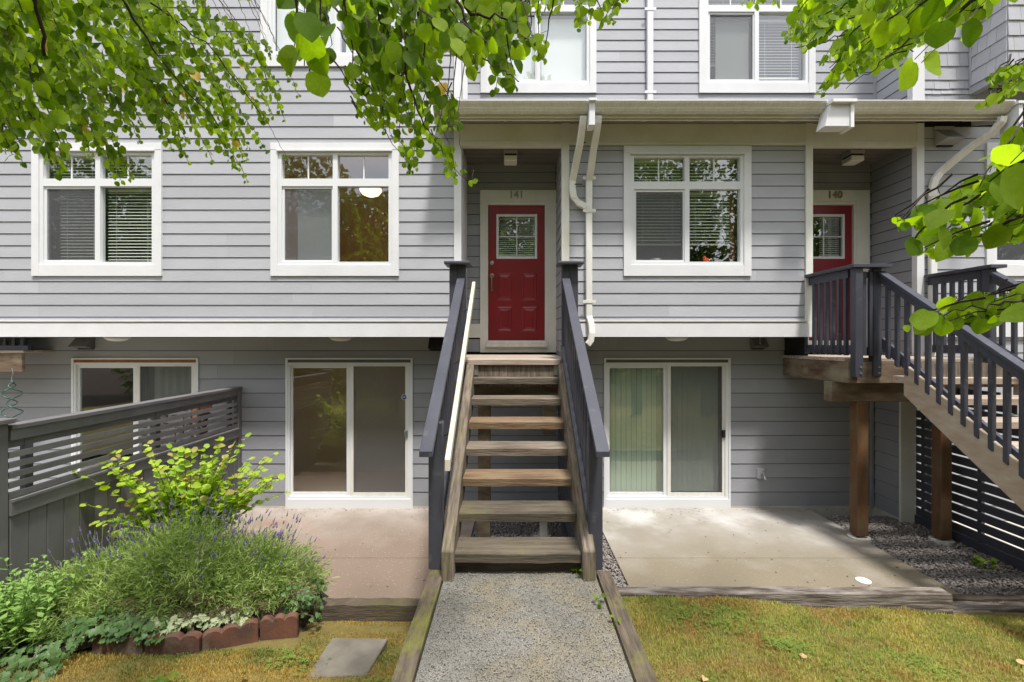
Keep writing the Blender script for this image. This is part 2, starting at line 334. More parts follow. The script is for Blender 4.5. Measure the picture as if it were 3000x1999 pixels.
lawn(.66, 14, -14, 4.16, 60, 60); lawn(-14, -.56, -14, 4.0, 60, 60)
g = M(); g.box(-.48, .60, -14, 3.45, -2.6, ZW); g.build('walkway', AGG, kind='structure')
def patio(x0, x1, mt, yj=5.226, y0=4.12):
    m = M(); m.box(x0, x1, y0, yj - .006, -2.6, ZP); m.box(x0, x1, yj + .006, 6.8, -2.6, ZP); m.box(x0, x1, yj - .006, yj + .006, -2.6, ZP - .012)
    return m.build('patio', mt, kind='structure', bevel=.004)
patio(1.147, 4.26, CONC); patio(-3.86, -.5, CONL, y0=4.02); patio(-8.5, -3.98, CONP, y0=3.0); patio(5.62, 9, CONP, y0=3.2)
g = M(); g.box(-.5, 1.147, 3.45, 6.8, -2.6, -2.44); g.box(4.26, 5.62, 3.4, 6.3, -2.6, -2.44); g.build('gravel_bed', STONE, kind='structure')
# loose gravel, one mass of small stones
def stones(n, x0, x1, y0, y1, z, smin, smax):
    ico = np.array([(0, 0, 1), (.9, 0, .35), (.28, .85, .35), (-.72, .52, .35), (-.72, -.52, .35), (.28, -.85, .35), (0, 0, -.6)])
    fi = np.array([(0, 1, 2), (0, 2, 3), (0, 3, 4), (0, 4, 5), (0, 5, 1), (6, 2, 1), (6, 3, 2), (6, 4, 3), (6, 5, 4), (6, 1, 5)])
    P = np.stack([rng.uniform(x0, x1, n), rng.uniform(y0, y1, n), z + rng.uniform(-.006, .014, n)], 1)
    S = rng.uniform(smin, smax, (n, 3)) * np.array([1, 1, .7]); A = rng.uniform(0, 6.28, n)
    V = ico[None] * S[:, None]; V += rng.normal(0, .0015, V.shape)
    c, s = np.cos(A)[:, None], np.sin(A)[:, None]
    X = V[..., 0] * c - V[..., 1] * s; Y = V[..., 0] * s + V[..., 1] * c
    V = np.stack([X, Y, V[..., 2]], 2) + P[:, None]
    return V.reshape(-1, 3), (fi[None] + np.arange(n)[:, None, None] * 7).reshape(-1, 3)
Va, Fa = stones(7500, -.49, 1.14, 4.05, 6.78, -2.425, .010, .022)
Vb, Fb = stones(7000, 4.27, 5.6, 4.28, 6.5, -2.425, .010, .024)
k = rng.random(len(Vb) // 7) < 2; 
o = np_mesh('gravel', np.vstack([Va, Vb]), np.vstack([Fa, Fb + len(Va)]), STONE, kind='stuff')
tag(o, 'loose grey gravel under the stairs and beside the patios', 'gravel')
# pebbles standing proud of the exposed aggregate walk
Va, Fa = stones(6500, -.46, .58, 1.9, 3.42, ZW - .004, .003, .0065)
Va2, Fa2 = stones(2500, -.46, .58, .8, 1.9, ZW - .004, .0035, .007)
STW = mat('walk_pebble', (.33, .31, .265), (.16, .15, .125), scale=60, rough=.8, lo=.3, hi=.7, detail=2)
o = np_mesh('pebbles', np.vstack([Va, Va2]), np.vstack([Fa, Fa2 + len(Va)]), STW, kind='stuff')
tag(o, 'small grey pebbles showing in the surface of the walkway', 'pebbles')

# edging timbers of the walk (stacked, run towards the house)
def timber(name, label, x0, x1, y0, y1, z0, z1, mt, cat='timber', group=None, n=1, axis='x'):
    t = thing(name, label, cat, ((x0 + x1) / 2, (y0 + y1) / 2, z0), group)
    h = (z1 - z0) / n
    for i in range(n):
        m = M(); a, b = (z0 + i * h + (.002 if i else 0), z0 + (i + 1) * h)
        seg = 14; pts = []
        L_, = [(x1 - x0) if axis == 'x' else (y1 - y0)]
        V = []; 
        for k in range(seg + 1):
            u = k / seg; j = [random.uniform(-.006, .006) for _ in range(6)]
            if axis == 'x':
                x = x0 + u * L_; V += [(x, y0 + j[0], a), (x, y1 + j[1], a), (x, y1 + j[1] * .5 - .008, b + j[2]), (x, y0 + j[0] * .5 + .008, b + j[3])]
            else:
                y = y0 + u * L_; V += [(x1 + j[0], y, a), (x0 + j[1], y, a), (x0 + j[1] * .5 + .008, y, b + j[2]), (x1 + j[0] * .5 - .008, y, b + j[3])]
        Fc = []
        for k in range(seg):
            q = k * 4
            for e in range(4): Fc.append((q + e, q + 4 + e, q + 4 + (e + 1) % 4, q + (e + 1) % 4))
        Fc += [(0, 1, 2, 3)[::1], tuple(seg * 4 + e for e in (3, 2, 1, 0))]
        m.add(V, Fc); m.build('beam', mt, t)
    return t
timber('edging_timber', 'mossy old timber edging along the left side of the concrete walkway', -.60, -.478, -6, 3.42, -2.5, -1.655, TIMBY, n=4, axis='y')
timber('edging_timber', 'mossy old timber edging along the right side of the concrete walkway', .598, .715, -6, 3.40, -2.5, -1.655, TIMBY, n=4, axis='y')
timber('retaining_timber', 'bleached split timber along the front of the right patio, above the lawn', .72, 3.82, 4.08, 4.22, -2.55, -2.198, TIMW, n=2)
timber('retaining_timber', 'low grey timber ending under the right stairs, right of the split timber', 3.83, 5.9, 4.20, 4.34, -2.58, -2.40, TIMW)
timber('retaining_timber', 'thin dark upper timber behind the low grey one at the gravel edge', 3.83, 5.6, 4.345, 4.44, -2.58, -2.385, TIMB)
timber('retaining_timber', 'dark timber edging between the left patio and the small lawn', -2.0, -.605, 3.9, 4.03, -2.5, -2.195, TIMB, n=2)

# ------------------------------------------------------------------ siding machinery
def wall_fill(m, O, U, N, u0, u1, z0, z1, holes, th=.10):
    us = sorted({u0, u1, *[min(max(h[0], u0), u1) for h in holes], *[min(max(h[1], u0), u1) for h in holes]})
    zs = sorted({z0, z1, *[min(max(h[2], z0), z1) for h in holes], *[min(max(h[3], z0), z1) for h in holes]})
    P = lambda u, z, n: O + U * u + Vector((0, 0, z)) + N * n
    for a, b in zip(us, us[1:]):
        for c, d in zip(zs, zs[1:]):
            um, zm = (a + b) / 2, (c + d) / 2
            if any(h[0] < um < h[1] and h[2] < zm < h[3] for h in holes): continue
            m.hexa([P(a, c, 0), P(b, c, 0), P(b, c, -th), P(a, c, -th), P(a, d, 0), P(b, d, 0), P(b, d, -th), P(a, d, -th)])
def siding(parent, mt, O, U, N, u0, u1, z0, z1, exp=EXP, zb=None, holes=(), seg=3.66, lap=.010, thick=.004, name='siding_board'):
    zb = z0 if zb is None else zb
    row = math.floor((z0 - zb) / exp + 1e-6); P = lambda u, z, n: O + U * u + Vector((0, 0, z)) + N * n
    while zb + row * exp < z1 - 1e-6:
        rb = zb + row * exp; a0, a1 = max(rb + .0075, z0), min(rb + exp, z1)
        row += 1
        if a1 - a0 < .01: continue
        off = (random.random() * .8 + .1) * seg; cuts = [u0]; q = u0 + off
        while q < u1 - .5: cuts.append(q); q += seg
        cuts.append(u1)
        for ca, cb in zip(cuts, cuts[1:]):
            us = sorted({ca, cb, *[h[0] for h in holes if ca < h[0] < cb], *[h[1] for h in holes if ca < h[1] < cb]})
            run = []
            def flush(run):
                if run:
                    m = M()
                    for (a, b, c, d) in run:
                        nc = thick + lap * (1 - (c - rb) / exp); nd = thick + lap * (1 - (d - rb) / exp)
                        a_, b_ = a + (.001 if a == ca and a != u0 else 0), b
                        m.hexa([P(a_, c, nc), P(b_, c, nc), P(b_, c, .0005), P(a_, c, .0005), P(a_, d, nd), P(b_, d, nd), P(b_, d, .0005), P(a_, d, .0005)])
                    m.build(name, mt, parent, center=True)
            for a, b in zip(us, us[1:]):
                um = (a + b) / 2; parts = [(a0, a1)]
                for h in holes:
                    if h[0] < um < h[1]:
                        nw = []
                        for c, d in parts:
                            if h[3] <= c or h[2] >= d: nw.append((c, d)); continue
                            if h[2] > c + .01: nw.append((c, h[2]))
                            if h[3] < d - .01: nw.append((h[3], d))
                        parts = nw
                if not parts: flush(run); run = []
                else:
                    for c, d in parts: run.append((a, b, c, d))
            flush(run)
X_, Y_ = Vector((1, 0, 0)), Vector((0, 1, 0)); nY = Vector((0, -1, 0)); nX = Vector((-1, 0, 0))

# ------------------------------------------------------------------ windows and doors
def window(parent, x0, x1, z0, z1, y, transom=True, screen=True, room='dim', muntin=True, depth=2.6):
    """double window in plane y facing -Y: casing > frame, panes, muntins, screen"""
    cw, ct, cb = .095, .092, .145
    m = M(); p = .034
    m.box(x0, x0 + cw, y - p, y, z0, z1 - ct); m.box(x1 - cw, x1, y - p, y, z0, z1 - ct)
    m.box(x0, x1, y - p - .003, y, z1 - ct, z1); m.box(x0 + cw, x1 - cw, y - p + .003, y, z0, z0 + cb)
    m.box(x0 + cw - .01, x1 - cw + .01, y - p - .018, y - p + .01, z1 - ct - .022, z1 - ct - .004)   # drip head
    w = m.build('window', TRIM, parent)
    a0, a1, b0, b1 = x0 + cw, x1 - cw, z0 + cb, z1 - ct
    xm = (a0 + a1) / 2; fw = .045; zt = b1 - .045 - .335 if transom else b1
    f = M(); yf0, yf1 = y - .016, y + .07
    f.box(a0, a0 + fw, yf0, yf1, b0, b1); f.box(a1 - fw, a1, yf0, yf1, b0, b1)
    f.box(a0 + fw, a1 - fw, yf0 + .002, yf1, b0, b0 + fw); f.box(a0 + fw, a1 - fw, yf0 + .002, yf1, b1 - fw - .012, b1)
    f.box(xm - .032, xm + .032, yf0 + .004, yf1, b0 + fw, b1 - fw)
    if transom:
        f.box(a0 + fw, xm - .032, yf0 + .003, yf1, zt - .1, zt); f.box(xm + .032, a1 - fw, yf0 + .003, yf1, zt - .1, zt)
    zl = zt - .1 if transom else b1 - fw
    # sliding sash of the left half
    sx0, sx1, sz0, sz1 = a0 + fw, xm - .032, b0 + fw, zl
    f.build('frame', VINYL, w)
    s = M(); t = .032
    s.box(sx0, sx0 + t, y + .004, y + .03, sz0, sz1); s.box(sx1 - t * .6, sx1, y + .004, y + .03, sz0, sz1)
    s.box(sx0 + t, sx1 - t * .6, y + .005, y + .03, sz0, sz0 + t * .8); s.box(sx0 + t, sx1 - t * .6, y + .005, y + .03, sz1 - t, sz1)
    s.build('sash', VINYL, w)
    panes = [(a0 + fw, xm - .032, b0 + fw, zl), (xm + .032, a1 - fw, b0 + fw, zl)]
    if transom: panes += [(a0 + fw, xm - .032, zt, b1 - fw), (xm + .032, a1 - fw, zt, b1 - fw)]
    for q in panes: M().box(q[0], q[1], y + .032, y + .036, q[2], q[3]).build('pane', GLASS, w, center=True)
    if transom and muntin:
        for q in panes[2:]:
            c = (q[0] + q[1]) / 2; M().box(c - .009, c + .009, y + .022, y + .031, q[2], q[3]).build('muntin', VINYL, w)
    if screen: M().box(sx0 + t, sx1 - t * .6, y + .012, y + .013, sz0 + t * .8, sz1 - t).build('insect_screen', SCREEN, w)
    r = M(); e = .5; R0, R1, Z0, Z1 = a0 - e, a1 + e, b0 - .9, b1 + .15; ya, yb = y + .11, y + depth
    ro = []
    ro += [(R0, yb, Z0), (R1, yb, Z0), (R1, yb, Z1), (R0, yb, Z1), (R0, ya, Z0), (R1, ya, Z0), (R1, ya, Z1), (R0, ya, Z1)]
    r.add(ro, [(0, 1, 2, 3), (4, 0, 3, 7), (1, 5, 6, 2), (4, 5, 1, 0), (3, 2, 6, 7)], 0)
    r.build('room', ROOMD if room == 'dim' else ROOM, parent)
    return w, (a0, a1, b0, b1, xm, zl, fw)
def inner_hole(x0, x1, z0, z1): return (x0 + .095, x1 - .095, z0 + .145, z1 - .092)
def blind(x0, x1, z0, z1, y, label, zb, pitch=.043, tilt=.72):
    t = thing('window_blind', label, 'blind', ((x0 + x1) / 2, y, z0))
    M().box(x0, x1, y - .012, y + .018, z1 - .028, z1).build('headrail', BLIND, t)
    M().box(x0, x1, y - .012, y + .014, zb, zb + .022).build('bottom_rail', BLIND, t)
    z = z1 - .05; first = None
    while z > zb + .03:
        if first is None:
            h = .012 * tilt; a = M().hexa([(x0, y - .0125, z - h), (x1, y - .0125, z - h), (x1, y + .0125, z + h), (x0, y + .0125, z + h),
                          (x0, y - .0125, z - h + .0035), (x1, y - .0125, z - h + .0035), (x1, y + .0125, z + h + .0035), (x0, y + .0125, z + h + .0035)])
            first = a.build('slat', BLIND, t); zf = z
        else: copy(first, t, (0, 0, z - zf))
        z -= pitch
    for u in (.18, .82):
        x = x0 + (x1 - x0) * u; M().box(x - .0015, x + .0015, y - .016, y - .013, zb + .02, z1 - .02).build('cord', BLIND, t)
    return t
def sliding_door(parent, x0, x1, y, z0, z1, room, screen=True, dark_handle=False, swap=False):
    m = M(); p = .022
    m.box(x0, x0 + .03, y - p, y, z0, z1); m.box(x1 - .03, x1, y - p, y, z0, z1); m.box(x0 + .03, x1 - .03, y - p - .002, y, z1 - .02, z1)
    m.box(x0 + .03, x1 - .03, y - p - .004, y + .05, z0, z0 + .13)
    d = m.build('sliding_door', VINYL, parent)
    a0, a1, b0, b1 = x0 + .03, x1 - .03, z0 + .13, z1 - .02
    M().box(a0, a1, y - .004, y + .02, b1 - .045, b1).build('head_flashing', TERRA if swap else FEN, d)
    b1 -= .045; xm = a0 + (a1 - a0) * .485; f = M(); fw = .045
    f.box(a0, a0 + fw * .6, y - .012, y + .09, b0, b1); f.box(a1 - fw, a1, y - .012, y + .09, b0, b1)
    f.box(a0 + fw * .6, a1 - fw, y - .01, y + .09, b1 - .035, b1); f.box(a0 + fw * .6, a1 - fw, y - .008, y + .09, b0, b0 + .035)
    f.build('frame', VINYL, d)
    L0, L1 = a0 + fw * .6, xm; z_, z2 = b0 + .035, b1 - .035
    s = M(); s.box(L0, L0 + .03, y + .02, y + .05, z_, z2); s.box(L1 - .02, L1 + .03, y + .012, y + .055, z_, z2)
    s.box(L0 + .03, L1 - .02, y + .022, y + .05, z_, z_ + .05); s.box(L0 + .03, L1 - .02, y + .022, y + .05, z2 - .045, z2)
    s.build('fixed_sash', VINYL, d)
    M().box(L0 + .03, L1 - .02, y + .034, y + .038, z_ + .05, z2 - .045).build('pane', GLASS, d, center=True)
    M().box(L1 + .03, a1 - fw, y + .07, y + .074, z_, z2).build('pane', GLASS, d, center=True)
    if screen:
        s = M(); R0, R1 = L1 + .032, a1 - fw - .002
        s.box(R0, R0 + .05, y + .0, y + .02, z_ + .002, z2); s.box(R1 - .035, R1, y + .0, y + .02, z_ + .002, z2)
        s.box(R0 + .05, R1 - .035, y + .002, y + .02, z_ + .002, z_ + .05); s.box(R0 + .05, R1 - .035, y + .002, y + .02, z2 - .02, z2)
        s.build('screen_frame', PIPE, d)
        M().box(R0 + .05, R1 - .035, y + .01, y + .011, z_ + .05, z2 - .02).build('insect_screen', SCREEN, d)
        hz = z_ + .5 * (z2 - z_) - .05
        M().box(R1 - .045, R1 + .005, y - .02, y, hz - .05, hz + .06).box(R1 - .04, R1 - .02, y - .035, y - .02, hz - .04, hz + .05).build('handle', BLACK if dark_handle else STEEL, d, bevel=.004)
    r = M(); e = .6; ya, yb = y + .11, y + (1.5 if room == 'warm' else 2.2); R0, R1, Z0, Z1 = x0 - e, x1 + e, z0 + .1, z1 + .12
    ro = [(R0, yb, Z0), (R1, yb, Z0), (R1, yb, Z1), (R0, yb, Z1), (R0, ya, Z0), (R1, ya, Z0), (R1, ya, Z1), (R0, ya, Z1)]
    r.add(ro, [(0, 1, 2, 3), (4, 0, 3, 7), (1, 5, 6, 2), (3, 2, 6, 7)], 0); r.add(ro, [(4, 5, 1, 0)], 1)
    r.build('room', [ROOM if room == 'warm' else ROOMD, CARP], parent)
    return d, (L0 + .03, a1 - fw, z_, z2, L1)

# ------------------------------------------------------------------ townhouses
HL = thing('townhouse', 'pale grey lap sided townhouse at the left, flat front above a shaded lower floor', 'house', (-4.4, YF, ZP))
HC = thing('townhouse', 'middle grey townhouse with two recessed red doors under one porch roof', 'house', (2.3, YF, ZP))
HR = thing('townhouse', 'grey townhouse at the right edge with shake siding and an overhanging bay', 'house', (7, YF, ZP))
O0 = Vector((0, YF, 0)); OL = Vector((0, YL, 0)); OU = Vector((0, YU, 0)); OD = Vector((0, YD, 0))
WL1 = (-6.397, -4.667, .868, 2.64); WL2 = (-3.215, -1.507, .868, 2.64); WLU = (-3.347, -1.31, 3.662, 5.45)
TOP = 5.6
hL = [inner_hole(*WL1), inner_hole(*WL2), inner_hole(*WLU)]
m = M(); wall_fill(m, O0, X_, nY, -9, -.772, .06, TOP, hL); m.build('wall', GAPBLACK, HL)
siding(HL, SID, O0, X_, nY, -9, -.772, .288, TOP, zb=.317 - EXP, holes=hL)
wl1, i1 = window(HL, *WL1, YF); wl2, i2 = window(HL, *WL2, YF, room='warm'); wlu, iu = window(HL, *WLU, YF, transom=False, screen=False)
M().box(-9, -.772, YF - .045, YF, .055, .237).build('band_board', TRIM, HL)
M().box(-9, -.772, YF - .03, YF, .24, .256).box(-9, -.772, YF - .055, YF, .258, .285).build('drip_cap', TRIM, HL)
M().box(-.772, -.676, YF - .03, YF + .8, .055, 4.0).box(-.772, -.69, YF - .03, YF + .1, 4.0, TOP).build('corner_board', TRIM, HL)
# lower floor left
SD1 = (-6.345, -4.517, ZP, -.246); SD2 = (-3.261, -1.429, ZP, -.246)
hs = [(SD1[0] + .03, SD1[1] - .03, SD1[2], SD1[3] - .02), (SD2[0] + .03, SD2[1] - .03, SD2[2], SD2[3] - .02)]
m = M(); wall_fill(m, OL, X_, nY, -9, -.5, -2.6, .08, hs + [(-.70, -.4, -.24, .2)]); m.build('lower_wall', GAPBLACK, HL)
siding(HL, SID_SHADE, OL, X_, nY, -9, -.5, ZP + .03, .05, exp=.2035, zb=-.5512 - .2035 * 10, holes=[(SD1[0], SD1[1], SD1[2], SD1[3]), (SD2[0], SD2[1], SD2[2], SD2[3]), (-.70, -.4, -.24, .2)], lap=.009)
M().box(-9, -.772, YF, YL, .06, .08).build('soffit', TRIMD, HL)
sd1, j1 = sliding_door(HL, *SD1[:2], YL, SD1[2], SD1[3], 'dim', screen=True, swap=True)
sd2, j2 = sliding_door(HL, *SD2[:2], YL, SD2[2], SD2[3], 'warm')
M().box(-9, -.45, YL - .012, YL + .05, -2.6, -2.372).build('foundation', CONP, HL)
# security sticker on the screen door glass
def sticker(parent, x, z, y, r, txt=True):
    s = M().lathe((x, y, z), [(r, 0), (r, -.002)], n=8, axis='y').build('sticker', BLUE, parent)
    M().lathe((x, y - .002, z), [(r * .82, 0), (r * .82, -.001)], n=8, axis='y').build('sticker_rim', WHITE, parent)
    M().lathe((x, y - .003, z), [(r * .70, 0), (r * .70, -.001)], n=8, axis='y').build('sticker_face', BLUE, parent)
def text(s, size, mt, parent, loc, ext=.002, name='lettering'):
    cu = bpy.data.curves.new(name, 'FONT'); cu.body = s; cu.size = size; cu.extrude = ext; cu.align_x = 'CENTER'; cu.align_y = 'CENTER'; cu.offset = size * .02
    tmp = bpy.data.objects.new('tmp', cu); dg = bpy.context.evaluated_depsgraph_get()
    COL.objects.link(tmp); dg.update(); me = bpy.data.meshes.new_from_object(tmp.evaluated_get(dg)); bpy.data.objects.remove(tmp)
    me.name = name; me.materials.clear(); me.materials.append(mt)
    me.transform(Matrix.Translation(Vector(loc) - wloc(parent)) @ Matrix.Rotation(math.radians(90), 4, 'X'))
    o = bpy.data.objects.new(name, me); COL.objects.link(o); o.parent = parent; return o
sx, sz = -1.555, -.81
s0 = M().lathe((sx, YL - .004, sz), [(.042, 0), (.042, -.002)], n=8, axis='y').build('sticker', WHITE, sd2)
M().lathe((sx, YL - .0062, sz), [(.036, 0), (.036, -.001)], n=8, axis='y').build('sticker_face', BLUE, sd2)
text('ADT', .028, WHITE, sd2, (sx, YL - .008, sz), .0004)

# middle house: front plane pieces
W3 = (1.489, 3.187, .868, 2.60); WM = (-.465, 1.249, 3.675, 5.46); WU = (2.772, 4.492, 3.675, 5.46)
h3 = [inner_hole(*W3)]
SEGS = [(.763, 3.913)]
m = M(); wall_fill(m, O0, X_, nY, .763, 3.913, .06, 2.9, h3)
m.build('wall', GAPBLACK, HC)
siding(HC, SID, O0, X_, nY, .763, 3.913, .288, 2.60, zb=.317 - EXP, holes=h3)
w3, i3 = window(HC, *W3, YF)
M().box(.67, 4.0, YF - .045, YF, .055, .237).build('band_board', TRIM, HC)
M().box(.763, 3.913, YF - .03, YF, .24, .256).box(.763, 3.913, YF - .055, YF, .258, .285).build('drip_cap', TRIM, HC)
for a, b in ((.662, .763), (3.913, 4.004), (5.39, 5.485)):
    M().box(a, b, YF - .034, YF + .05, .237 if b < 5 else -2.45, 2.9).build('corner_board', TRIM if b > 5 else TRIMD, HC)
M().box(-.676, 5.39, YF - .028, YF + .05, 2.66, 2.888).build('fascia_beam', TRIMD, HC)
M().box(-.676, .662, YF - .034, YF + .06, 2.598, 2.657).box(.763, 3.913, YF - .032, YF + .0, 2.61, 2.657).box(4.004, 5.39, YF - .034, YF + .06, 2.598, 2.657).build('fascia_lip', TRIMD, HC)
M().box(-.76, 5.39, YF - .02, YF + .05, 2.889, 3.04).build('eave_blocking', SOFF, HC)
# two recessed entries
def entry(xa, xb, dx0, dx1, num, numx):
    hole = (dx0 - .03, dx1 + .03, -.06, 2.10)
    m = M(); wall_fill(m, OD, X_, nY, xa - .05, xb + .05, -2.5, 2.75, [hole])
    wall_fill(m, Vector((xa, 0, 0)), Y_, Vector((1, 0, 0)), YF + .05, YD, -.45, 2.75, [], th=.06)
    wall_fill(m, Vector((xb, 0, 0)), Y_, nX, YF + .05, YD, -.45, 2.75, [], th=.06)
    m.build('wall', GAPBLACK, HC)
    c0, c1 = dx0 - .118, dx1 + .175 if num == '141' else dx1 + .23
    for u, v in ((xa + .014, c0), (c1, xb - .014)):
        if v - u > .02:
            siding(HC, SID_SHADE, OD, X_, nY, u, v, .265, 2.27, zb=.317 - EXP * 3)
            siding(HC, SID_SHADE, OD, X_, nY, u, v, -.17, .045, exp=.2, zb=-.17)
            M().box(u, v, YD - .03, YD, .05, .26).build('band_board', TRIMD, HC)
    siding(HC, SID_SHADE, OD, X_, nY, xa + .014, xb - .014, 2.27, 2.7, zb=.317 - EXP * 3)
    siding(HC, SIDX_SHADE, Vector((xa, 0, 0)), Y_, Vector((1, 0, 0)), YF + .052, YD - .01, -.2, 2.7, zb=.317 - EXP * 8)
    siding(HC, SIDX_SHADE, Vector((xb, 0, 0)), Y_, nX, YF + .052, YD - .01, -.2, 2.7, zb=.317 - EXP * 8)
    m = M(); m.box(xa, xb, YF + .06, YD, 2.66, 2.68)
    for i in range(5): m.box(xa, xb, YF + .1 + i * .15, YF + .112 + i * .15, 2.652, 2.662)
    m.build('porch_ceiling', ROOMD, HC)
    # door: casing part, slab part with sub-parts
    k = M(); y0 = YD - .035
    k.box(c0, dx0 - .028, y0, YD, -.17, 2.10); k.box(dx1 + .028, c1, y0, YD, -.17, 2.10); k.box(c0, c1, y0 - .002, YD, 2.10, 2.268)
    k.box(dx0 - .028, dx1 + .028, y0 + .004, YD, -.17, -.085)
    k.box(dx0 - .028, dx0, y0 + .012, YD + .05, -.06, 2.10); k.box(dx1, dx1 + .028, y0 + .012, YD + .05, -.06, 2.10); k.box(dx0, dx1, y0 + .012, YD + .05, 2.052, 2.10)
    k.build('door_casing', TRIMD, HC)
    M().box(dx0 - .03, dx1 + .03, y0 - .05, YD + .04, -.085, -.045).box(dx0 - .01, dx1 + .01, y0 - .02, YD + .04, -.043, .008).build('threshold', PIPE, HC)
    D = M(); l0, l1, g0, g1 = dx0 + .124, dx1 - .114, 1.242, 1.918
    yd = YD + .018
    D.box(dx0 + .003, l0, yd, yd + .045, .015, 2.05); D.box(l1, dx1 - .003, yd, yd + .045, .015, 2.05)
    D.box(l0, l1, yd, yd + .045, g1, 2.05); D.box(l0, l1, yd, yd + .045, .015, g0)
    d = D.build('door', RED, HC)
    q = M(); e = .036
    q.box(l0, l0 + e, yd - .012, yd + .03, g0, g1); q.box(l1 - e, l1, yd - .012, yd + .03, g0, g1); q.box(l0 + e, l1 - e, yd - .012, yd + .03, g0, g0 + e); q.box(l0 + e, l1 - e, yd - .012, yd + .03, g1 - e, g1)
    xm, zm = (l0 + l1) / 2, (g0 + g1) / 2
    q.build('lite_frame', VINYL, d, bevel=.004)
    M().box(xm - .008, xm + .008, yd + .008, yd + .019, g0 + e, g1 - e).build('muntin', VINYL, d)
    M().box(l0 + e, l1 - e, yd + .009, yd + .018, zm - .008, zm + .008).build('muntin', VINYL, d)
    M().box(l0 + e, l1 - e, yd + .02, yd + .024, g0 + e, g1 - e).build('pane', GLASS, d)
    w = dx1 - dx0; pw = .225
    for cx in (dx0 + w * .29, dx0 + w * .73):
        for za, zb_ in ((.61, 1.03), (.14, .52)):
            # embossed panel: raised field inside a bevelled channel
            pm = M(); yy = yd - .0005; r = .035
            a, b = cx - pw / 2, cx + pw / 2
            o_ = [(a, yy, za), (b, yy, za), (b, yy, zb_), (a, yy, zb_)]; c_ = [(a + .02, yy - .010, za + .02), (b - .02, yy - .010, za + .02), (b - .02, yy - .010, zb_ - .02), (a + .02, yy - .010, zb_ - .02)]
            i_ = [(a + r, yy - .0015, za + r), (b - r, yy - .0015, za + r), (b - r, yy - .0015, zb_ - r), (a + r, yy - .0015, zb_ - r)]
            j_ = [(a + r + .03, yy - .009, za + r + .03), (b - r - .03, yy - .009, za + r + .03), (b - r - .03, yy - .009, zb_ - r - .03), (a + r + .03, yy - .009, zb_ - r - .03)]
            Vv = o_ + c_ + i_ + j_; Fv = []
            for s_ in range(3):
                for t_ in range(4): Fv.append((s_ * 4 + t_, s_ * 4 + (t_ + 1) % 4, s_ * 4 + 4 + (t_ + 1) % 4, s_ * 4 + 4 + t_))
            Fv.append((12, 13, 14, 15)); pm.add(Vv, Fv); pm.build('panel', RED, d)
    hx = dx0 + .057
    M().lathe((hx, yd, 1.18), [(.031, 0), (.031, -.012), (.022, -.016), (.022, -.022)], n=16, axis='y').build('deadbolt', STEEL, d)
    hm = M(); hm.lathe((hx, yd, .985), [(.036, 0), (.036, -.01), (.02, -.014)], n=16, axis='y')
    hm.tube([(hx, yd - .01, 1.0), (hx, yd - .045, .985), (hx, yd - .05, .93), (hx, yd - .05, .84), (hx, yd - .03, .79), (hx, yd - .005, .785)], [.012, .012, .011, .010, .012, .010], n=8)
    hm.box(hx - .014, hx + .014, yd - .012, yd, .755, .815); hm.build('handle', BRASS, d, smooth=False, bevel=.002)
    if num == '141':
        M().lathe((l0 + e + .03, yd + .018, g1 - e - .035), [(.03, 0), (.03, -.002)], n=8, axis='y').build('sticker', BLACK, d)
        M().box(l0 + e + .014, l0 + e + .046, yd + .0145, yd + .0155, g1 - e - .045, g1 - e - .025).build('sticker_print', GREYL, d)
    for i, ch in enumerate(num): text(ch, .15, BRASS, HC, (numx + (i - 1) * .076, y0 - .012, 2.19), .005, 'house_number')
    # room behind the door
    r = M(); R0, R1, Z0, Z1, ya, yb = dx0 - .4, dx1 + .4, -.1, 2.4, YD + .11, YD + 2.4
    ro = [(R0, yb, Z0), (R1, yb, Z0), (R1, yb, Z1), (R0, yb, Z1), (R0, ya, Z0), (R1, ya, Z0), (R1, ya, Z1), (R0, ya, Z1)]
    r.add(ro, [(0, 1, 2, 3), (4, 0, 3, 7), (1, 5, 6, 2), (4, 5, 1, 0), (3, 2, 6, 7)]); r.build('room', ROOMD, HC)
    return l0 + e, l1 - e, g0 + e, g1 - e, yd + .05
e1 = entry(-.70, .672, -.361, .495, '141', .065)
e2 = entry(3.99, 5.42, 4.289, 5.144, '140', 4.845)
blind(e1[0], e1[1], e1[2], e1[3], YD + .09, 'narrow blind behind the glass of the left red door', e1[2] + .01, pitch=.03)
blind(e2[0] + .25, e2[1], e2[2], e2[3], YD + .09, 'narrow blind behind the glass of the right red door', e2[2] + .01, pitch=.03)
# upper wall of the middle house, set back
hU = [inner_hole(*WM), inner_hole(*WU)]
m = M(); wall_fill(m, OU, X_, nY, -.68, 5.42, 2.9, TOP, hU); wall_fill(m, Vector((5.41, 0, 0)), Y_, nX, YF + .05, YU, 2.9, TOP, [])
m.build('wall', GAPBLACK, HC)
siding(HC, SID, OU, X_, nY, -.688, 5.36, 3.2, TOP, zb=3.2 - .01, holes=hU)
siding(HC, SIDX, Vector((5.41, 0, 0)), Y_, nX, YF + .052, YU, 3.0, TOP, zb=3.2 - .01 - EXP * 2)
M().box(5.36, 5.398, YU - .03, YU, 3.1, TOP).build('corner_board', SID, HC)
window(HC, *WM, YU, screen=False); window(HC, *WU, YU)
M().box(5.33, 5.49, YF - .034, YF + .05, 3.16, TOP).build('corner_board', TRIM, HR)
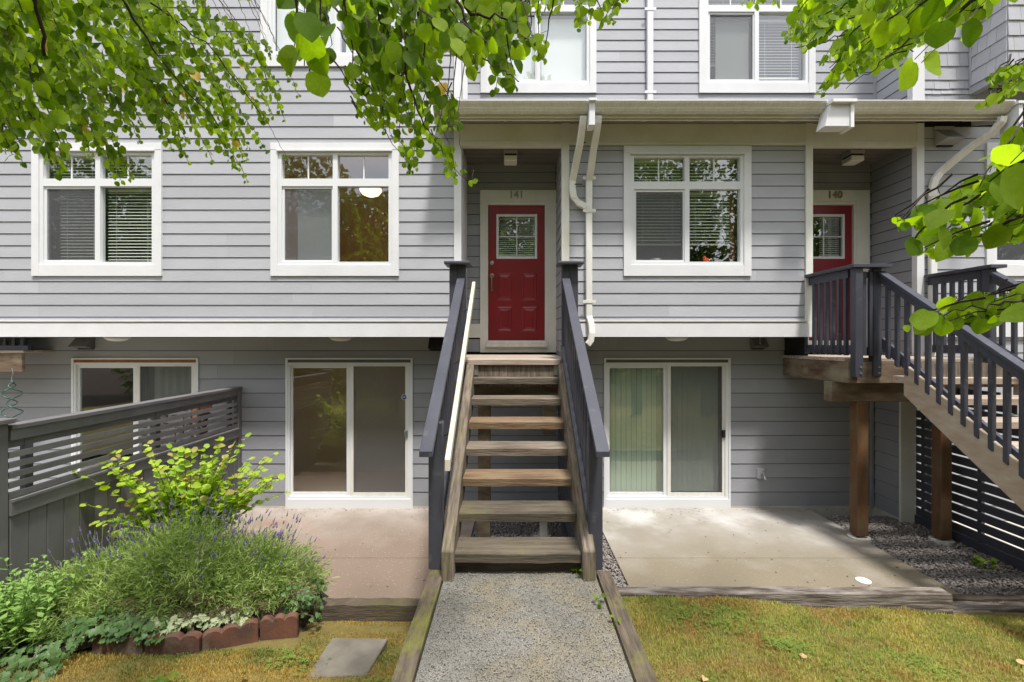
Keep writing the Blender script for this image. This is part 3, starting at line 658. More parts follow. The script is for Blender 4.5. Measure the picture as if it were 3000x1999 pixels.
# lower floor of the middle house
SD3 = (1.325, 3.148, ZP, -.246)
m = M(); wall_fill(m, OL, X_, nY, -.5, 5.25, -2.6, .08, [(SD3[0] + .03, SD3[1] - .03, SD3[2], SD3[3] - .02), (-.6, .672, -.24, .2), (3.99, 5.4, -.24, .2)])
wall_fill(m, Vector((5.21, 0, 0)), Y_, nX, YF, YL, -2.6, -.2, []); m.build('lower_wall', GAPBLACK, HC)
siding(HC, SID_SHADE, OL, X_, nY, -.5, 5.16, ZP + .03, .05, exp=.2035, zb=-.5512 - .2035 * 10, holes=[SD3, (-.6, .672, -.24, .2), (3.99, 5.4, -.24, .2)], lap=.009)
siding(HC, SIDX_SHADE, Vector((5.21, 0, 0)), Y_, nX, YF + .01, YL - .05, ZP + .03, -.25, exp=.2035, zb=-.5512 - .2035 * 10, lap=.009)
M().box(5.16, 5.2, YL - .04, YL, ZP, 0).build('corner_board', SID_SHADE, HC)
M().box(5.175, 5.37, YF - .035, YF, -2.47, -.3).build('corner_board', TRIMD, HC)
M().box(.67, 3.99, YF, YL, .06, .08).build('soffit', TRIMD, HC)
sd3, j3 = sliding_door(HC, *SD3[:2], YL, SD3[2], SD3[3], 'dim', dark_handle=True)
M().box(-.44, 5.2, YL - .012, YL + .05, -2.6, -2.372).box(5.198, 5.25, YF + .01, YL, -2.6, -2.372).build('foundation', CONP, HC)
# right house
W4 = (6.32, 8.03, .868, 2.64)
h4 = [inner_hole(*W4)]
m = M(); wall_fill(m, O0, X_, nY, 5.475, 10, -2.6, TOP, h4); m.build('wall', GAPBLACK, HR)
siding(HR, SID, O0, X_, nY, 5.485, 10, -.2, 2.86, zb=.317 - EXP * 4, holes=h4)
siding(HR, SID, O0, X_, nY, 5.60, 10, ZP, -.2, exp=.2035, zb=ZP)
M().box(5.49, 10, YF - .045, YF, .055, .237).build('band_board', TRIM, HR)
window(HR, *W4, YF)
def shakes(O, U, N, u0, u1, z0, z1, zb, exp=.187):
    P = lambda u, z, n: O + U * u + Vector((0, 0, z)) + N * n; r = 0
    while zb + r * exp < z1:
        a0 = max(zb + r * exp, z0); a1 = min(zb + (r + 1) * exp + .01, z1); u = u0; st = random.uniform(0, .12); first = True
        while u < u1 - .005 and a1 - a0 > .02:
            w = random.choice((.12, .16, .2, .24)) - (st if first else 0); first = False; v = min(u + max(w, .05), u1)
            if u1 - v < .04: v = u1
            dz = random.uniform(-.004, .004); t = .017 + random.uniform(0, .003)
            M().hexa([P(u + .002, a0 + dz, t), P(v - .002, a0 + dz, t), P(v - .002, a0 + dz, .001), P(u + .002, a0 + dz, .001),
                      P(u + .002, a1, .005), P(v - .002, a1, .005), P(v - .002, a1, .001), P(u + .002, a1, .001)]).build('shake', SHK, HR, center=True)
            u = v
        r += 1
BX, BY, BZ = 6.10, 5.80, 3.385
shakes(O0, X_, nY, 5.492, 8.2, 3.10, BZ - .02, 3.11 - .187); shakes(O0, X_, nY, 5.492, BX, BZ - .02, 4.7, 3.11 + .187)
m = M(); m.box(BX, 9, BY, YF, BZ, 5.2); m.build('bay_wall', SHK, HR)
shakes(Vector((0, BY, 0)), X_, nY, BX, 7.6, BZ, 4.6, BZ); shakes(Vector((BX, 0, 0)), Y_, nX, BY, YF - .06, BZ, 4.6, BZ)
M().box(BX - .015, BX, YF - .06, YF - .035, BZ, 4.7).box(BX, BX + .1, BY + .05, YF, BZ - .10, BZ - .002).build('bay_trim', SID, HR)

# porch roof with gutters and downspouts (parts of the middle house)
YG = 5.73; ZG0, ZG1 = 2.822, 2.905
rf = M(); pitch = .40
def roofslab(x0, x1, ya, yb, m_, top=0):
    za = 2.90; z2 = za + (yb - ya) * pitch
    m_.hexa([(x0, ya, za - .03), (x1, ya, za - .03), (x1, yb, z2 - .03), (x0, yb, z2 - .03), (x0, ya, za), (x1, ya, za), (x1, yb, z2), (x0, yb, z2)])
roofslab(-.97, 5.36, 5.85, YU, rf); roofslab(5.36, 6.16, 5.85, YF, rf)
roof = rf.build('roof', [SHING], HC)
m = M()
for r0 in range(6):
    y = 5.84 + r0 * .18; z = 2.905 + (y - 5.85) * pitch
    x = -.97
    while x < 6.1:
        w = random.uniform(.25, .35)
        if not (y > YF - .2 and x + w > 5.33): m.hexa([(x, y, z), (min(x + w, 6.15) - .004, y, z), (min(x + w, 6.15) - .004, y + .2, z + .2 * pitch - .006), (x, y + .2, z + .2 * pitch - .006), (x, y, z + .012), (min(x + w, 6.15) - .004, y, z + .012), (min(x + w, 6.15) - .004, y + .2, z + .2 * pitch + .002), (x, y + .2, z + .2 * pitch + .002)])
        x += w
m.build('shingles', SHING, roof, kind='stuff')
M().box(-.95, 6.13, 5.855, 5.885, 2.783, 2.87).build('fascia', TRIMD, roof)
M().box(-.95, 6.12, 5.90, 5.93, 2.768, 2.86).build('sub_fascia', TRIMD, roof)
x = -.72; first = None
while x < 6.1:
    z1_ = 2.87
    if first is None:
        first = M().hexa([(x, 5.931, 2.775), (x + .045, 5.931, 2.775), (x + .045, YF - .03, 2.76 + (YF - 5.9) * pitch), (x, YF - .03, 2.76 + (YF - 5.9) * pitch), (x, 5.931, 2.878), (x + .045, 5.931, 2.878), (x + .045, YF - .03, 2.87 + (YF - 5.9) * pitch - .01), (x, YF - .03, 2.87 + (YF - 5.9) * pitch - .01)]).build('rafter', TRIMD, roof); xf = x
    else: copy(first, roof, (x - xf, 0, 0))
    x += .61
m = M(); m.hexa([(-.95, 5.886, 2.862), (6.12, 5.886, 2.862), (6.12, YF, 2.87 + (YF - 5.9) * pitch), (-.95, YF, 2.87 + (YF - 5.9) * pitch), (-.95, 5.886, 2.868), (6.12, 5.886, 2.868), (6.12, YF, 2.876 + (YF - 5.9) * pitch), (-.95, YF, 2.876 + (YF - 5.9) * pitch)])
m.build('roof_deck', SOFF, roof)
def gutter(x0, x1):
    M().box(x0, x1, 5.697, 5.722, ZG1 + .003, ZG1 + .013).build('gutter_lip', FLASH, HC)
    M().box(x0, x1, 5.80, 5.90, ZG1 + .006, ZG1 + .016).build('drip_edge', FLASH, HC)
    prof = [(5.845, ZG0 - .010), (5.79, ZG0 - .010), (5.770, ZG0 + .002), (5.768, ZG0 + .012), (5.755, ZG0 + .018), (5.748, ZG0 + .034), (5.728, ZG0 + .052), (5.712, ZG0 + .064), (5.706, ZG1 - .010), (5.70, ZG1), (5.716, ZG1 + .002),
            (5.716, ZG1 - .008), (5.735, ZG0 + .058), (5.765, ZG0 + .024), (5.785, ZG0), (5.838, ZG0), (5.838, ZG1), (5.845, ZG1)]
    M().prism(prof, x0, x1, 'x').build('gutter', GUT, HC)
    for xx in (x0 - .003, x1): M().prism(prof[:11] + [(5.845, ZG1)], xx, xx + .003, 'x').build('gutter_end', GUT, HC)
gutter(-.95, .925); gutter(1.005, 3.82); gutter(4.10, 6.10)
def skew(x0, x1, xo, y0, y1, z0, z1, name, mt=TRIM):
    M().hexa([(x0 - xo, y0, z0), (x1, y0, z0), (x1, y1, z0), (x0 - xo, y1, z0), (x0, y0, z1), (x1, y0, z1), (x1, y1, z1), (x0, y1, z1)]).build(name, mt, HC)
skew(.935, .998, .008, 5.66, 5.83, 2.60, 2.875, 'divider_board'); M().box(.92, 1.012, 5.62, 5.86, 2.877, 2.905).build('divider_cap', FLASH, HC)
skew(3.83, 4.085, .07, 5.66, 5.83, 2.585, 2.848, 'divider_board'); M().box(4.06, 4.098, 5.64, 5.84, 2.565, 2.848).box(3.82, 4.105, 5.60, 5.88, 2.85, 2.885).build('divider_cap', FLASH, HC)
M().box(6.115, 6.16, 5.68, 5.90, 2.58, 2.86).hexa([(6.125, 5.9, 2.72), (6.155, 5.9, 2.72), (6.155, 6.28, 2.87), (6.125, 6.28, 2.87), (6.125, 5.9, 2.92), (6.155, 5.9, 2.92), (6.155, 6.28, 3.07), (6.125, 6.28, 3.07)]).box(6.09, 6.175, 5.66, 5.92, 2.862, 2.892).build('rake_board', TRIM, HC)
M().hexa([(-.985, 5.74, 2.66), (-.955, 5.74, 2.66), (-.955, 6.28, 2.87), (-.985, 6.28, 2.87), (-.985, 5.74, 2.92), (-.955, 5.74, 2.92), (-.955, 6.28, 3.09), (-.985, 6.28, 3.09)]).build('rake_board', TRIM, HC)
def pipe(pts, name='downspout', mt=PIPE, r=.045, label=None):
    o = M().tube(pts, r, n=4, sx=1.0).build(name, mt, HC, bevel=.008, label=label); return o
def rpipe(pts, w=.082, d=.06):
    """rectangular downspout following pts, width along x"""
    m = M(); pts = [Vector(p) for p in pts]; base = 0
    V = []
    for i, p in enumerate(pts):
        t = (pts[min(i + 1, len(pts) - 1)] - pts[max(i - 1, 0)]).normalized()
        side = Vector((1, 0, 0)) if abs(t.x) < .75 else Vector((0, 1, 0))
        side = (side - t * side.dot(t)).normalized(); o_ = t.cross(side).normalized()
        hw, hd = (w / 2, d / 2) if abs(t.x) < .75 else (d / 2, w / 2)
        V.append([p + side * hw * a + o_ * hd * b for a, b in ((-1, -1), (1, -1), (1, 1), (-1, 1))])
    flat = [q for r_ in V for q in r_]; Fc = []
    for i in range(len(pts) - 1):
        for e in range(4): Fc.append((i * 4 + e, i * 4 + (e + 1) % 4, i * 4 + 4 + (e + 1) % 4, i * 4 + 4 + e))
    Fc += [(3, 2, 1, 0), tuple((len(pts) - 1) * 4 + e for e in range(4))]
    m.add(flat, Fc); return m
yp = YF - .055
d1 = rpipe([(1.02, yp, 1.9), (1.02, yp, .45), (1.02, yp, .33), (1.045, yp - .03, .22), (1.05, yp - .06, .10), (1.03, yp - .06, .0), (.99, yp - .06, -.05)]).build('downspout', PIPE, HC, bevel=.008)
rpipe([(1.06, 5.80, 2.77), (1.06, 5.82, 2.70), (1.055, 5.90, 2.60), (1.04, 6.02, 2.45), (1.03, 6.15, 2.25), (1.02, yp, 2.12), (1.02, yp, 1.88)], .085).build('downspout', TRIMD, HC, bevel=.008)
rpipe([(.88, 5.80, 2.77), (.875, 5.83, 2.68), (.86, 5.95, 2.5), (.83, 6.12, 2.3), (.80, yp - .02, 2.12), (.80, yp - .02, 2.0), (.815, yp - .02, 1.90), (.88, yp - .02, 1.82), (.98, yp - .02, 1.77), (1.02, yp - .01, 1.70)], .085).build('downspout', TRIMD, HC, bevel=.008)
for z in (2.15, 1.72, .52):
    M().box(.94, 1.10, YF - .092, YF - .086, z - .02, z + .02).lathe((.955, YF - .086, z), [(.022, 0), (.022, -.01)], n=10, axis='y').lathe((1.085, YF - .086, z), [(.022, 0), (.022, -.01)], n=10, axis='y').build('downspout_strap', PIPE, HC)
for z in (2.52, 2.05): M().box(.84 - .02 * (z < 2.2), .94 - .02 * (z < 2.2), 5.99 if z > 2.2 else 6.17, 6.0 if z > 2.2 else 6.18, z, z + .01).build('seam', BLACK, HC)
rpipe([(5.98 + .05, 5.79, 2.76), (6.03, 5.80, 2.70), (6.0, 5.9, 2.60), (5.93, 6.05, 2.52), (5.80, 6.15, 2.38), (5.67, yp, 2.23), (5.60, yp, 2.13), (5.575, yp, 2.02), (5.575, yp, 1.2), (5.575, yp, .3), (5.575, yp, -.9)], .088).build('downspout', PIPE, HC, bevel=.008)
for z in (1.93, .35): M().box(5.5, 5.65, YF - .092, YF - .086, z - .02, z + .02).build('downspout_strap', PIPE, HC)
rpipe([(2.035, YU - .05, TOP), (2.035, YU - .05, 3.5), (2.035, YU - .06, 3.28), (2.035, YU - .12, 3.2)], .09, .06).build('downspout', TRIM, HC, bevel=.008)
for z in (4.88, 3.66): M().box(1.95, 2.12, YU - .085, YU - .078, z - .02, z + .02).build('downspout_strap', TRIM, HC)
rpipe([(-.63, YF + .02, TOP), (-.63, YF + .02, 3.5), (-.63, YF + .02, 3.22)], .07, .05).build('downspout', TRIM, HC, bevel=.008)
# wall fittings
def vent(x, y, z, w, h, dpt, mt, label, parent_name='vent_hood', cat='vent'):
    t = thing(parent_name, label, cat, (x, y, z))
    M().hexa([(x - w / 2, y - dpt, z - h * .35), (x + w / 2, y - dpt, z - h * .35), (x + w / 2, y, z - h / 2), (x - w / 2, y, z - h / 2),
              (x - w / 2, y - dpt, z - h * .30), (x + w / 2, y - dpt, z - h * .30), (x + w / 2, y, z + h / 2), (x - w / 2, y, z + h / 2)]).build('hood', mt, t)
    M().box(x - w / 2 + .015, x + w / 2 - .015, y - .03, y - .005, z - h * .56, z - h * .49).build('louvre', BLACK, t)
    M().box(x - w / 2 - .01, x + w / 2 + .01, y - .02, y - .015, z + h / 2 - .01, z + h / 2 + .04).build('flange', mt, t)
    return t
HOOD = mat('hood_metal', (.36, .355, .35), rough=.5)
vent(5.76, YF - .01, 2.71, .24, .22, .19, HOOD, 'grey hooded vent on the siding right of the porch roof')
vent(-6.13, YL - .01, -.01, .24, .2, .16, FEN, 'dark hooded vent at the far left under the white band')
vent(-1.09, YL - .01, -.03, .2, .2, .12, BLACK, 'dark hooded vent just left of the central stairs under the band')
vent(3.53, YL - .01, -.01, .2, .2, .14, FEN, 'dark hooded vent right of the blinds door, under the white band')
for x, lab in ((-5.46, 'round frosted light under the overhang above the far left sliding door'), (-2.37, 'round frosted light under the overhang above the empty room door'), (2.28, 'round frosted light under the overhang above the vertical blind door')):
    t = thing('ceiling_light', lab, 'light', (x, 6.52, .06), 'round ceiling lights under the overhang')
    M().lathe((x, 6.52, 0), [(.155, .058), (.155, .048)], n=24).build('base', TRIM, t)
    M().lathe((x, 6.52, 0), [(.145, .047), (.135, .03), (.11, .012), (.07, .0), (.02, -.006)], n=24).build('shade', LAMPG, t, smooth=True)
for x, lab in ((-.02, 'small square flush light on the ceiling of the left entry'), (4.79, 'small square flush light on the ceiling of the right entry')):
    t = thing('porch_light', lab, 'light', (x, 6.62, 2.65), 'square porch ceiling lights')
    M().box(x - .095, x + .095, 6.52, 6.72, 2.60, 2.65).build('base', HOOD, t)
    M().box(x - .08, x + .08, 6.53, 6.71, 2.575, 2.60).build('neck', BLACK, t)
    M().box(x - .09, x + .09, 6.52, 6.72, 2.50, 2.573).build('shade', LAMPG, t, bevel=.006)
    for sx_ in (-.092, .088): M().box(x + sx_, x + sx_ + .004, 6.515, 6.725, 2.535, 2.54).build('trim_bar', BLACK, t)
for x, y, z, lab in ((1.265, 6.5, .055, 'small wire hook hanging under the band beside the downspout'), (3.42, 6.5, .055, 'small wire hook hanging at the corner of the right deck')):
    t = M().tube([(x, y, z), (x + .004, y, z - .05), (x, y, z - .085), (x + .012, y, z - .1), (x + .014, y, z - .08)], .004, n=5).build('wire_hook', STEEL); tag(t, lab, 'hook')
t = thing('hose_bib', 'small outdoor tap on the siding right of the blinds door', 'tap', (3.6, YL, -1.93))
M().box(3.53, 3.63, YL - .022, YL - .012, -1.98, -1.83).build('plate', SID, t)
M().tube([(3.6, YL - .02, -1.93), (3.6, YL - .09, -1.93), (3.6, YL - .11, -1.97)], [.014, .013, .016], n=8).build('spout', STEEL, t)
M().tube([(3.6, YL - .07, -1.92), (3.6, YL - .075, -1.885)], .008, n=6).lathe((3.6, YL - .075, -1.88), [(.03, 0), (.03, .01)], n=6).build('valve_wheel', STEEL, t)
t = thing('drain_cap', 'white round drain cap in the right concrete patio', 'cap', (3.52, 4.72, ZP))
M().lathe((3.52, 4.72, ZP), [(.068, .001), (.068, .008), (.06, .012)], n=20).build('rim', WHITE, t)
M().lathe((3.52, 4.72, ZP), [(.05, .0125), (.05, .017)], n=20).build('lid', LAMPG, t); M().box(3.50, 3.54, 4.712, 4.728, ZP + .0175, ZP + .026).build('lug', WHITE, t)

# things inside the windows
for (I, y, lab, zb) in ((i1, YF, 'far left window', 1.04), (i3, YF, 'window between the two doors', 1.30)):
    a0, a1, b0, b1, xm, zl, fw = I
    blind(a0 + fw + (.12 if I is i1 else .03), xm - .045, b0 + .05, zl - .01, y + .11, 'white slatted blind in the left half of the ' + lab, zb)
    blind(xm + .045, a1 - fw - (.02 if I is i1 else .09), b0 + .05, zl - .01, y + .11, 'white slatted blind in the right half of the ' + lab, zb)
    blind(a0 + fw + .02, xm - .045, zl + .12, b1 - .05, y + .11, 'short white blind in the upper left light of the ' + lab, zl + .12, pitch=.043)
    blind(xm + .045, a1 - fw - .02, zl + .12, b1 - .05, y + .11, 'short white blind in the upper right light of the ' + lab, zl + .12, pitch=.043)
t = thing('window_blind', 'dark slatted blind behind the upper right window', 'blind', (3.2, YU + .12, 3.87))
blind(2.93, 3.58, 3.87, 4.85, YU + .12, 'white blind behind the left half of the upstairs right window', 4.15)
blind(3.70, 4.33, 3.87, 4.85, YU + .12, 'white blind behind the right half of the upstairs right window', 3.95)
blind(2.93, 4.33, 4.98, 5.32, YU + .12, 'white blind behind the top lights of the upstairs right window', 4.99)
bpy.data.objects.remove(t)
for (xa, xb, yy, lab) in ((-.32, .34, YU, 'white panel standing in for reflected sky, left half of the upstairs middle window'), (.44, 1.11, YU, 'white panel standing in for reflected sky, right half of the upstairs middle window'),
                      (-3.2, -2.40, YF, 'white panel standing in for reflected sky, left half of the upper left window'), (-2.26, -1.45, YF, 'white panel standing in for reflected sky, right half of the upper left window'), (3.06, 3.56, YU - .03, 'white panel standing in for reflected sky, before the blind upstairs on the right')):
    t = thing('sky_reflection_panel', lab, 'blind', ((xa + xb) / 2, yy + .1, 3.85))  # added white panels behind the glass imitate the sky reflection
    M().box(xa, xb, yy + .115, yy + .118, 3.86, 4.86).build('fabric', SKYPANEL, t); M().box(xa, xb, yy + .108, yy + .125, 3.84, 3.86).build('sky_reflection_panel_bar', VINYL, t)  # fabric here is the added white sheet standing in for reflected sky
a0, a1, b0, b1, xm, zl, fw = i2
t = thing('window_curtain', 'grey woven roller shade in the left half of the second window', 'blind', (a0 + .4, YF + .13, b0))
M().box(a0 + .20, xm - .03, YF + .12, YF + .123, b0 + .03, zl - .01).build('fabric', CURT, t)
M().tube([(a0 + .19, YF + .13, zl - .03), (xm - .03, YF + .13, zl - .03)], .016, n=8).build('roller', VINYL, t)
t = thing('ceiling_lamp', 'glowing warm ceiling lamp inside the second window', 'lamp', (-1.93, 7.4, 2.45))
M().lathe((-2.28, 7.6, 2.33), [(.17, .12), (.165, .08), (.13, .035), (.07, .008), (.02, 0)], n=20).build('shade', LAMPW, t, smooth=True)
M().lathe((-2.28, 7.6, 2.33), [(.18, .125), (.18, .2)], n=20).build('base', BRASS, t)
t = thing('vertical_blind', 'pale green vertical blinds behind the right sliding door', 'blind', (2.2, YL + .15, ZP))
a0, a1, z0_, z1_, xm_ = j3
x = a0 + .01; first = None; i = 0
while x < a1 - .03:
    an = .30 + random.uniform(-.1, .1)
    if first is None:
        w_ = .034
        vs_ = [(x - w_, YL + .17, z0_ + .02), (x + w_, YL + .155, z0_ + .02), (x + w_, YL + .156, z0_ + .02), (x - w_, YL + .171, z0_ + .02)]
        first = M().hexa(vs_ + [(a, b, z1_ - .03) for a, b, c in vs_]).build('vane', VBL, t, center=True); xf = x
    else:
        c = copy(first, t, (x - xf, 0, 0)); c.rotation_euler.z = random.uniform(-.08, .12)
    x += .0755
M().box(a0, a1, YL + .14, YL + .19, z1_ - .03, z1_).build('headrail', VINYL, t)
t = thing('curtain', 'grey curtain panel behind the far left sliding door', 'curtain', (-5, YL + .2, ZP))
m = M(); n = 28; V = []
for i in range(n + 1):
    x = -5.35 + .75 * i / n; V += [(x, YL + .25 + .02 * math.sin(i * 1.4), ZP + .15), (x, YL + .25 + .02 * math.sin(i * 1.4), -.35)]
m.add(V, [(2 * i, 2 * i + 2, 2 * i + 3, 2 * i + 1) for i in range(n)]); m.build('fabric', CURT, t, smooth=True); M().tube([(-5.4, YL + .25, -.34), (-4.5, YL + .25, -.34)], .012, n=6).build('rod', STEEL, t)
# bird and pot on the sill of the middle window
zs = i3[2] + .045
t = thing('bird_figurine', 'orange bird figurine on the sill of the window between the doors', 'figurine', (2.62, YF + .075, zs))
m = M(); m.sphere((2.62, YF + .062, zs + .036), .034, n=12, k=8, sq=(1.25, .65, .95)); m.sphere((2.60, YF + .062, zs + .07), .021, n=10, k=7, sq=(1, .8, 1)); m.build('body', ORANGE, t, smooth=True)
M().tube([(2.60, YF + .062, zs + .07), (2.57, YF + .062, zs + .066)], [.008, .001], n=6).build('beak', ORANGE, t)
M().tube([(2.645, YF + .062, zs + .03), (2.70, YF + .062, zs + .055)], [.012, .007], n=6).build('tail', CER, t)
t = thing('ceramic_pot', 'low cream pot on the window sill left of the orange bird', 'pot', (1.96, YF + .08, zs))
M().lathe((1.955, YF + .10, zs), [(.06, 0), (.072, .01), (.072, .05), (.066, .058)], n=20).build('body', CER, t, smooth=True); M().lathe((1.955, YF + .10, zs), [(.06, .0585), (.05, .062)], n=20).build('lid', CER, t)
t = thing('wood_panel', 'orange stained wood strip behind the right edge of the middle window', 'panel', (3.0, YF + .2, 1.0))
M().box(2.99, 3.05, YF + .16, YF + .19, 1.0, 2.05).build('board', TERRA, t)

# ------------------------------------------------------------------ staircases
def zc(y): return .72 - .67 * (5.3 - y)       # top of the sloped handrail cap
def zn(y): return -.23 - .677 * (5.12 - y)    # top edge of the stringers
def railing(st, xc, y0, y1, out):
    M().slope(xc - .0445, xc + .0445, y0, y1, zc, .04).build('rail_cap', DARK, st, bevel=.003)
    M().slope(xc - .019, xc + .019, y0 + .10, y1, lambda y: zc(y) - .042, .088).build('sub_rail', DARK, st)
    bx0, bx1 = (xc + .02, xc + .056) if out < 0 else (xc - .056, xc - .02)
    M().slope(bx0, bx1, y0 + .36, y1 + .02, lambda y: zc(y) - .78, .14).build('bottom_rail', DARK, st, bevel=.003)
    y = y1 - .12; first = None
    while y > y0 + .42:
        if first is None:
            zt = zc(y) - .05; zb_ = zc(y) - .93
            m = M(); a = xc - .019 + (-.001 if out < 0 else .001); m.hexa([(a, y, zb_), (a + .038, y, zb_), (a + .038, y + .038, zb_ + .02), (a, y + .038, zb_ + .02), (a, y, zt), (a + .038, y, zt), (a + .038, y + .038, zt + .025), (a, y + .038, zt + .025)])
            first = m.build('baluster', DARK, st); yf_ = y
        else: copy(first, st, (0, y - yf_, zc(y) - zc(yf_)))
        y -= .128
def staircase(name, label, xl, xr, lx0, lx1, kind):
    st = thing(name, label, 'stairs', ((xl + xr) / 2, 4.4, ZW)); 
    t0, t1 = xl + .143, xr - .105      # tread span
    s0 = (xl + .078, xl + .163) if kind == 1 else (xl - .005, xl + .04)
    s1 = (xr - .105, xr - .020)
    sm = STRG if kind == 1 else TAN
    for a, b in (s0, s1):
        y_lo = 3.29 if kind == 1 else 3.35
        poly = [(5.12, zn(5.12)), (y_lo, zn(y_lo)), (y_lo, -1.69), (3.53, -1.69), (5.12, zn(5.12) - .36)]
        M().prism(poly, a, b, 'x').build('stringer', sm, st, bevel=.008)
    ta, tb = s0[1] + .001, s1[0] - .001
    for k in range(7):
        y = 5.045 - .28 * k; z = -.39 - .1875 * k; j = random.uniform(-.006, .006)
        seg = 10; V = []; m = M()
        for i in range(seg + 1):
            x = ta + (tb - ta) * i / seg; q = [random.uniform(-.004, .004) for _ in range(3)]
            V += [(x, y + q[0] + .003, z - .072 + q[1] * .7), (x, y + .272, z - .07), (x, y + .272, z + j * .3), (x, y + .012 + q[0], z + q[2] * .5 + j * .3), (x, y + q[0], z - .010)]
        Fc = []
        for i in range(seg):
            for e in range(5): Fc.append((i * 5 + e, i * 5 + 5 + e, i * 5 + 5 + (e + 1) % 5, i * 5 + (e + 1) % 5))
        Fc += [(0, 1, 2, 3, 4), tuple(seg * 5 + e for e in (4, 3, 2, 1, 0))]
        m.add(V, Fc); m.build('tread', (TREAD, TREAD, TREAD2, TREAD, TREAD2, TREAD3, TREAD3)[k] if kind == 1 else DECK, st, center=True)
    if kind == 1:
        for k in range(7):
            y = 5.045 - .28 * k; z = -.39 - .1875 * k; sc = M()
            for xx in (ta + .03, tb - .03):
                for yy in (.07, .21): sc.lathe((xx, y + yy, z + .003), [(.006, 0), (.006, .0015)], n=6)
            sc.build('screw_heads', STEEL, st, kind='stuff')
    M().box(ta, tb, 5.11, 5.15, -.50, -.245).build('rim_joist', STRG, st)
    if kind == 1: M().box(ta, tb, 3.44, 3.49, -1.76, -1.585).build('bottom_riser', TIMB, st)
    for a in (ta + .002, tb - .042): M().box(a, a + .04, 5.10, 5.109, -.37, -.25).build('joist_hanger', STEEL, st)
    # landing boards
    y = 5.08; i = 0
    while y < YD - .06:
        yb_ = min(y + .138, YD - .04); inner = y > YF - .05
        a, b = (lx0, lx1) if not inner else (max(lx0, -.68) if kind == 1 else max(lx0, 3.89), min(lx1, .65) if kind == 1 else min(lx1, 5.40))
        if i == 0 and kind == 1: a, b = xl + .095, xr - .085
        if kind == 2 and y < 5.40: y += .145; i += 1; continue
        M().box(a, b, y, yb_, -.24 + (.0 if i else -.02), -.20).build('deck_board', DECK, st, bevel=.005, center=True); y += .145; i += 1
    return st, ta, tb
S1, ta1, tb1 = staircase('staircase', 'open weathered wood stairs with dark grey rails up to the left red door', -.573, .605, -.74, .78, 1)
railing(S1, -.573, 3.13, 5.30, -1); railing(S1, .605, 3.13, 5.30, 1)
M().box(-.605, -.505, 3.41, 3.51, -1.655, zc(3.41) - .045).build('post', DARK, S1, bevel=.004); M().box(.555, .655, 3.40, 3.50, -1.655, zc(3.40) - .045).build('post', DARK, S1, bevel=.004)
for a in (-.705, -.612): M().box(a, a + .089, 5.30, 5.39, -.62, .85).build('post', DARK, S1, bevel=.004)
for a in (.562, .655): M().box(a, a + .089, 5.30, 5.39, -.62, .85).build('post', DARK, S1, bevel=.004)
for a, b in ((-.755, -.468), (.512, .80)): M().box(a, b, 5.21, 5.48, .852, .888).build('post_cap', DARK, S1, bevel=.008)
for xs in (-.66, .71):
    M().box(xs - .019, xs + .019, 5.39, YF - .04, .74, .85).build('side_rail', DARK, S1); M().box(xs - .019, xs + .019, 5.39, YF - .04, -.12, -.03).build('side_rail', DARK, S1); 
    for i in range(7): M().box(xs - .019, xs + .019, 5.47 + i * .118, 5.508 + i * .118, -.03, .74).build('baluster', DARK, S1)
    M().box(xs - .05, xs + .04, 5.15, YL, -.50, -.245).build('joist', BEAM, S1)
def zh(y): return .70 - .67 * (5.54 - y)
M().slope(-.468, -.430, 3.27, 5.54, zh, .085).build('handrail', CREAM, S1, bevel=.004)
for y in (3.62, 4.4, 5.2): M().tube([(-.54, y, zh(y) - .14), (-.50, y, zh(y) - .13), (-.455, y, zh(y) - .085)], .009, n=6).build('bracket', BLACK, S1)
M().box(-.385, -.245, 5.30, 5.44, -2.42, -.62).build('support_post', BEAM, S1, bevel=.006); M().box(.35, .49, 5.30, 5.44, -1.05, -.62).build('support_post', BEAM, S1)
M().box(-.75, .8, 5.29, 5.45, -.70, -.502).build('beam', BEAM, S1)
M().lathe((-.315, 5.37, -2.46), [(.13, 0), (.12, .06)], n=16).build('pier', CONP, S1)

S2, ta2, tb2 = staircase('staircase', 'wood stairs with dark grey rails and a tan stringer climbing to the right red door', 4.257, 5.545, 3.885, 5.62, 2)
railing(S2, 4.257, 2.7, 5.43, -1); railing(S2, 5.545, 2.7, 5.43, 1)
# corner and newel posts of the right landing
P1 = M().box(3.925, 4.014, 5.38, 5.468, -.415, .838).build('post', DARK, S2, bevel=.004)
M().box(4.18, 4.27, 5.44, 5.53, -.41, .838).build('post', DARK, S2, bevel=.004)
M().box(5.51, 5.60, 5.44, 5.53, -.41, .838).build('post', DARK, S2, bevel=.004)
M().box(3.885, 4.33, 5.355, 5.495, .84, .878).build('top_rail', DARK, S2, bevel=.003); M().box(3.885, 4.035, 5.497, YF - .036, .84, .878).build('top_rail', DARK, S2, bevel=.003)
M().box(5.47, 5.66, 5.38, 5.55, .84, .878).build('top_rail', DARK, S2, bevel=.003); M().box(5.475, 5.615, 5.552, YF - .036, .84, .878).build('top_rail', DARK, S2, bevel=.003)
for xs in (3.96, 5.545):
    M().box(xs - .019, xs + .019, 5.53 if xs < 5 else 5.56, YF - .04, .74, .838).build('side_rail', DARK, S2); M().box(xs + .0, xs + .038, 5.47, YL - .02 if xs < 5 else YF - .06, -.15, -.05).build('bottom_rail', DARK, S2)
    y = 5.56
    f_ = None
    while y < YF - .09:
        if f_ is None: f_ = M().box(xs - .022, xs + .016, y, y + .038, -.17 if xs < 5 else -.06, .74).build('baluster', DARK, S2); y0_ = y
        else: copy(f_, S2, (0, y - y0_, 0))
        y += .117
f_ = None
for i in range(5):
    y = YF + .03 + i * .1
    M().box(3.94, 3.975, y, y + .036, -.17, .05).build('baluster', DARK, S2)
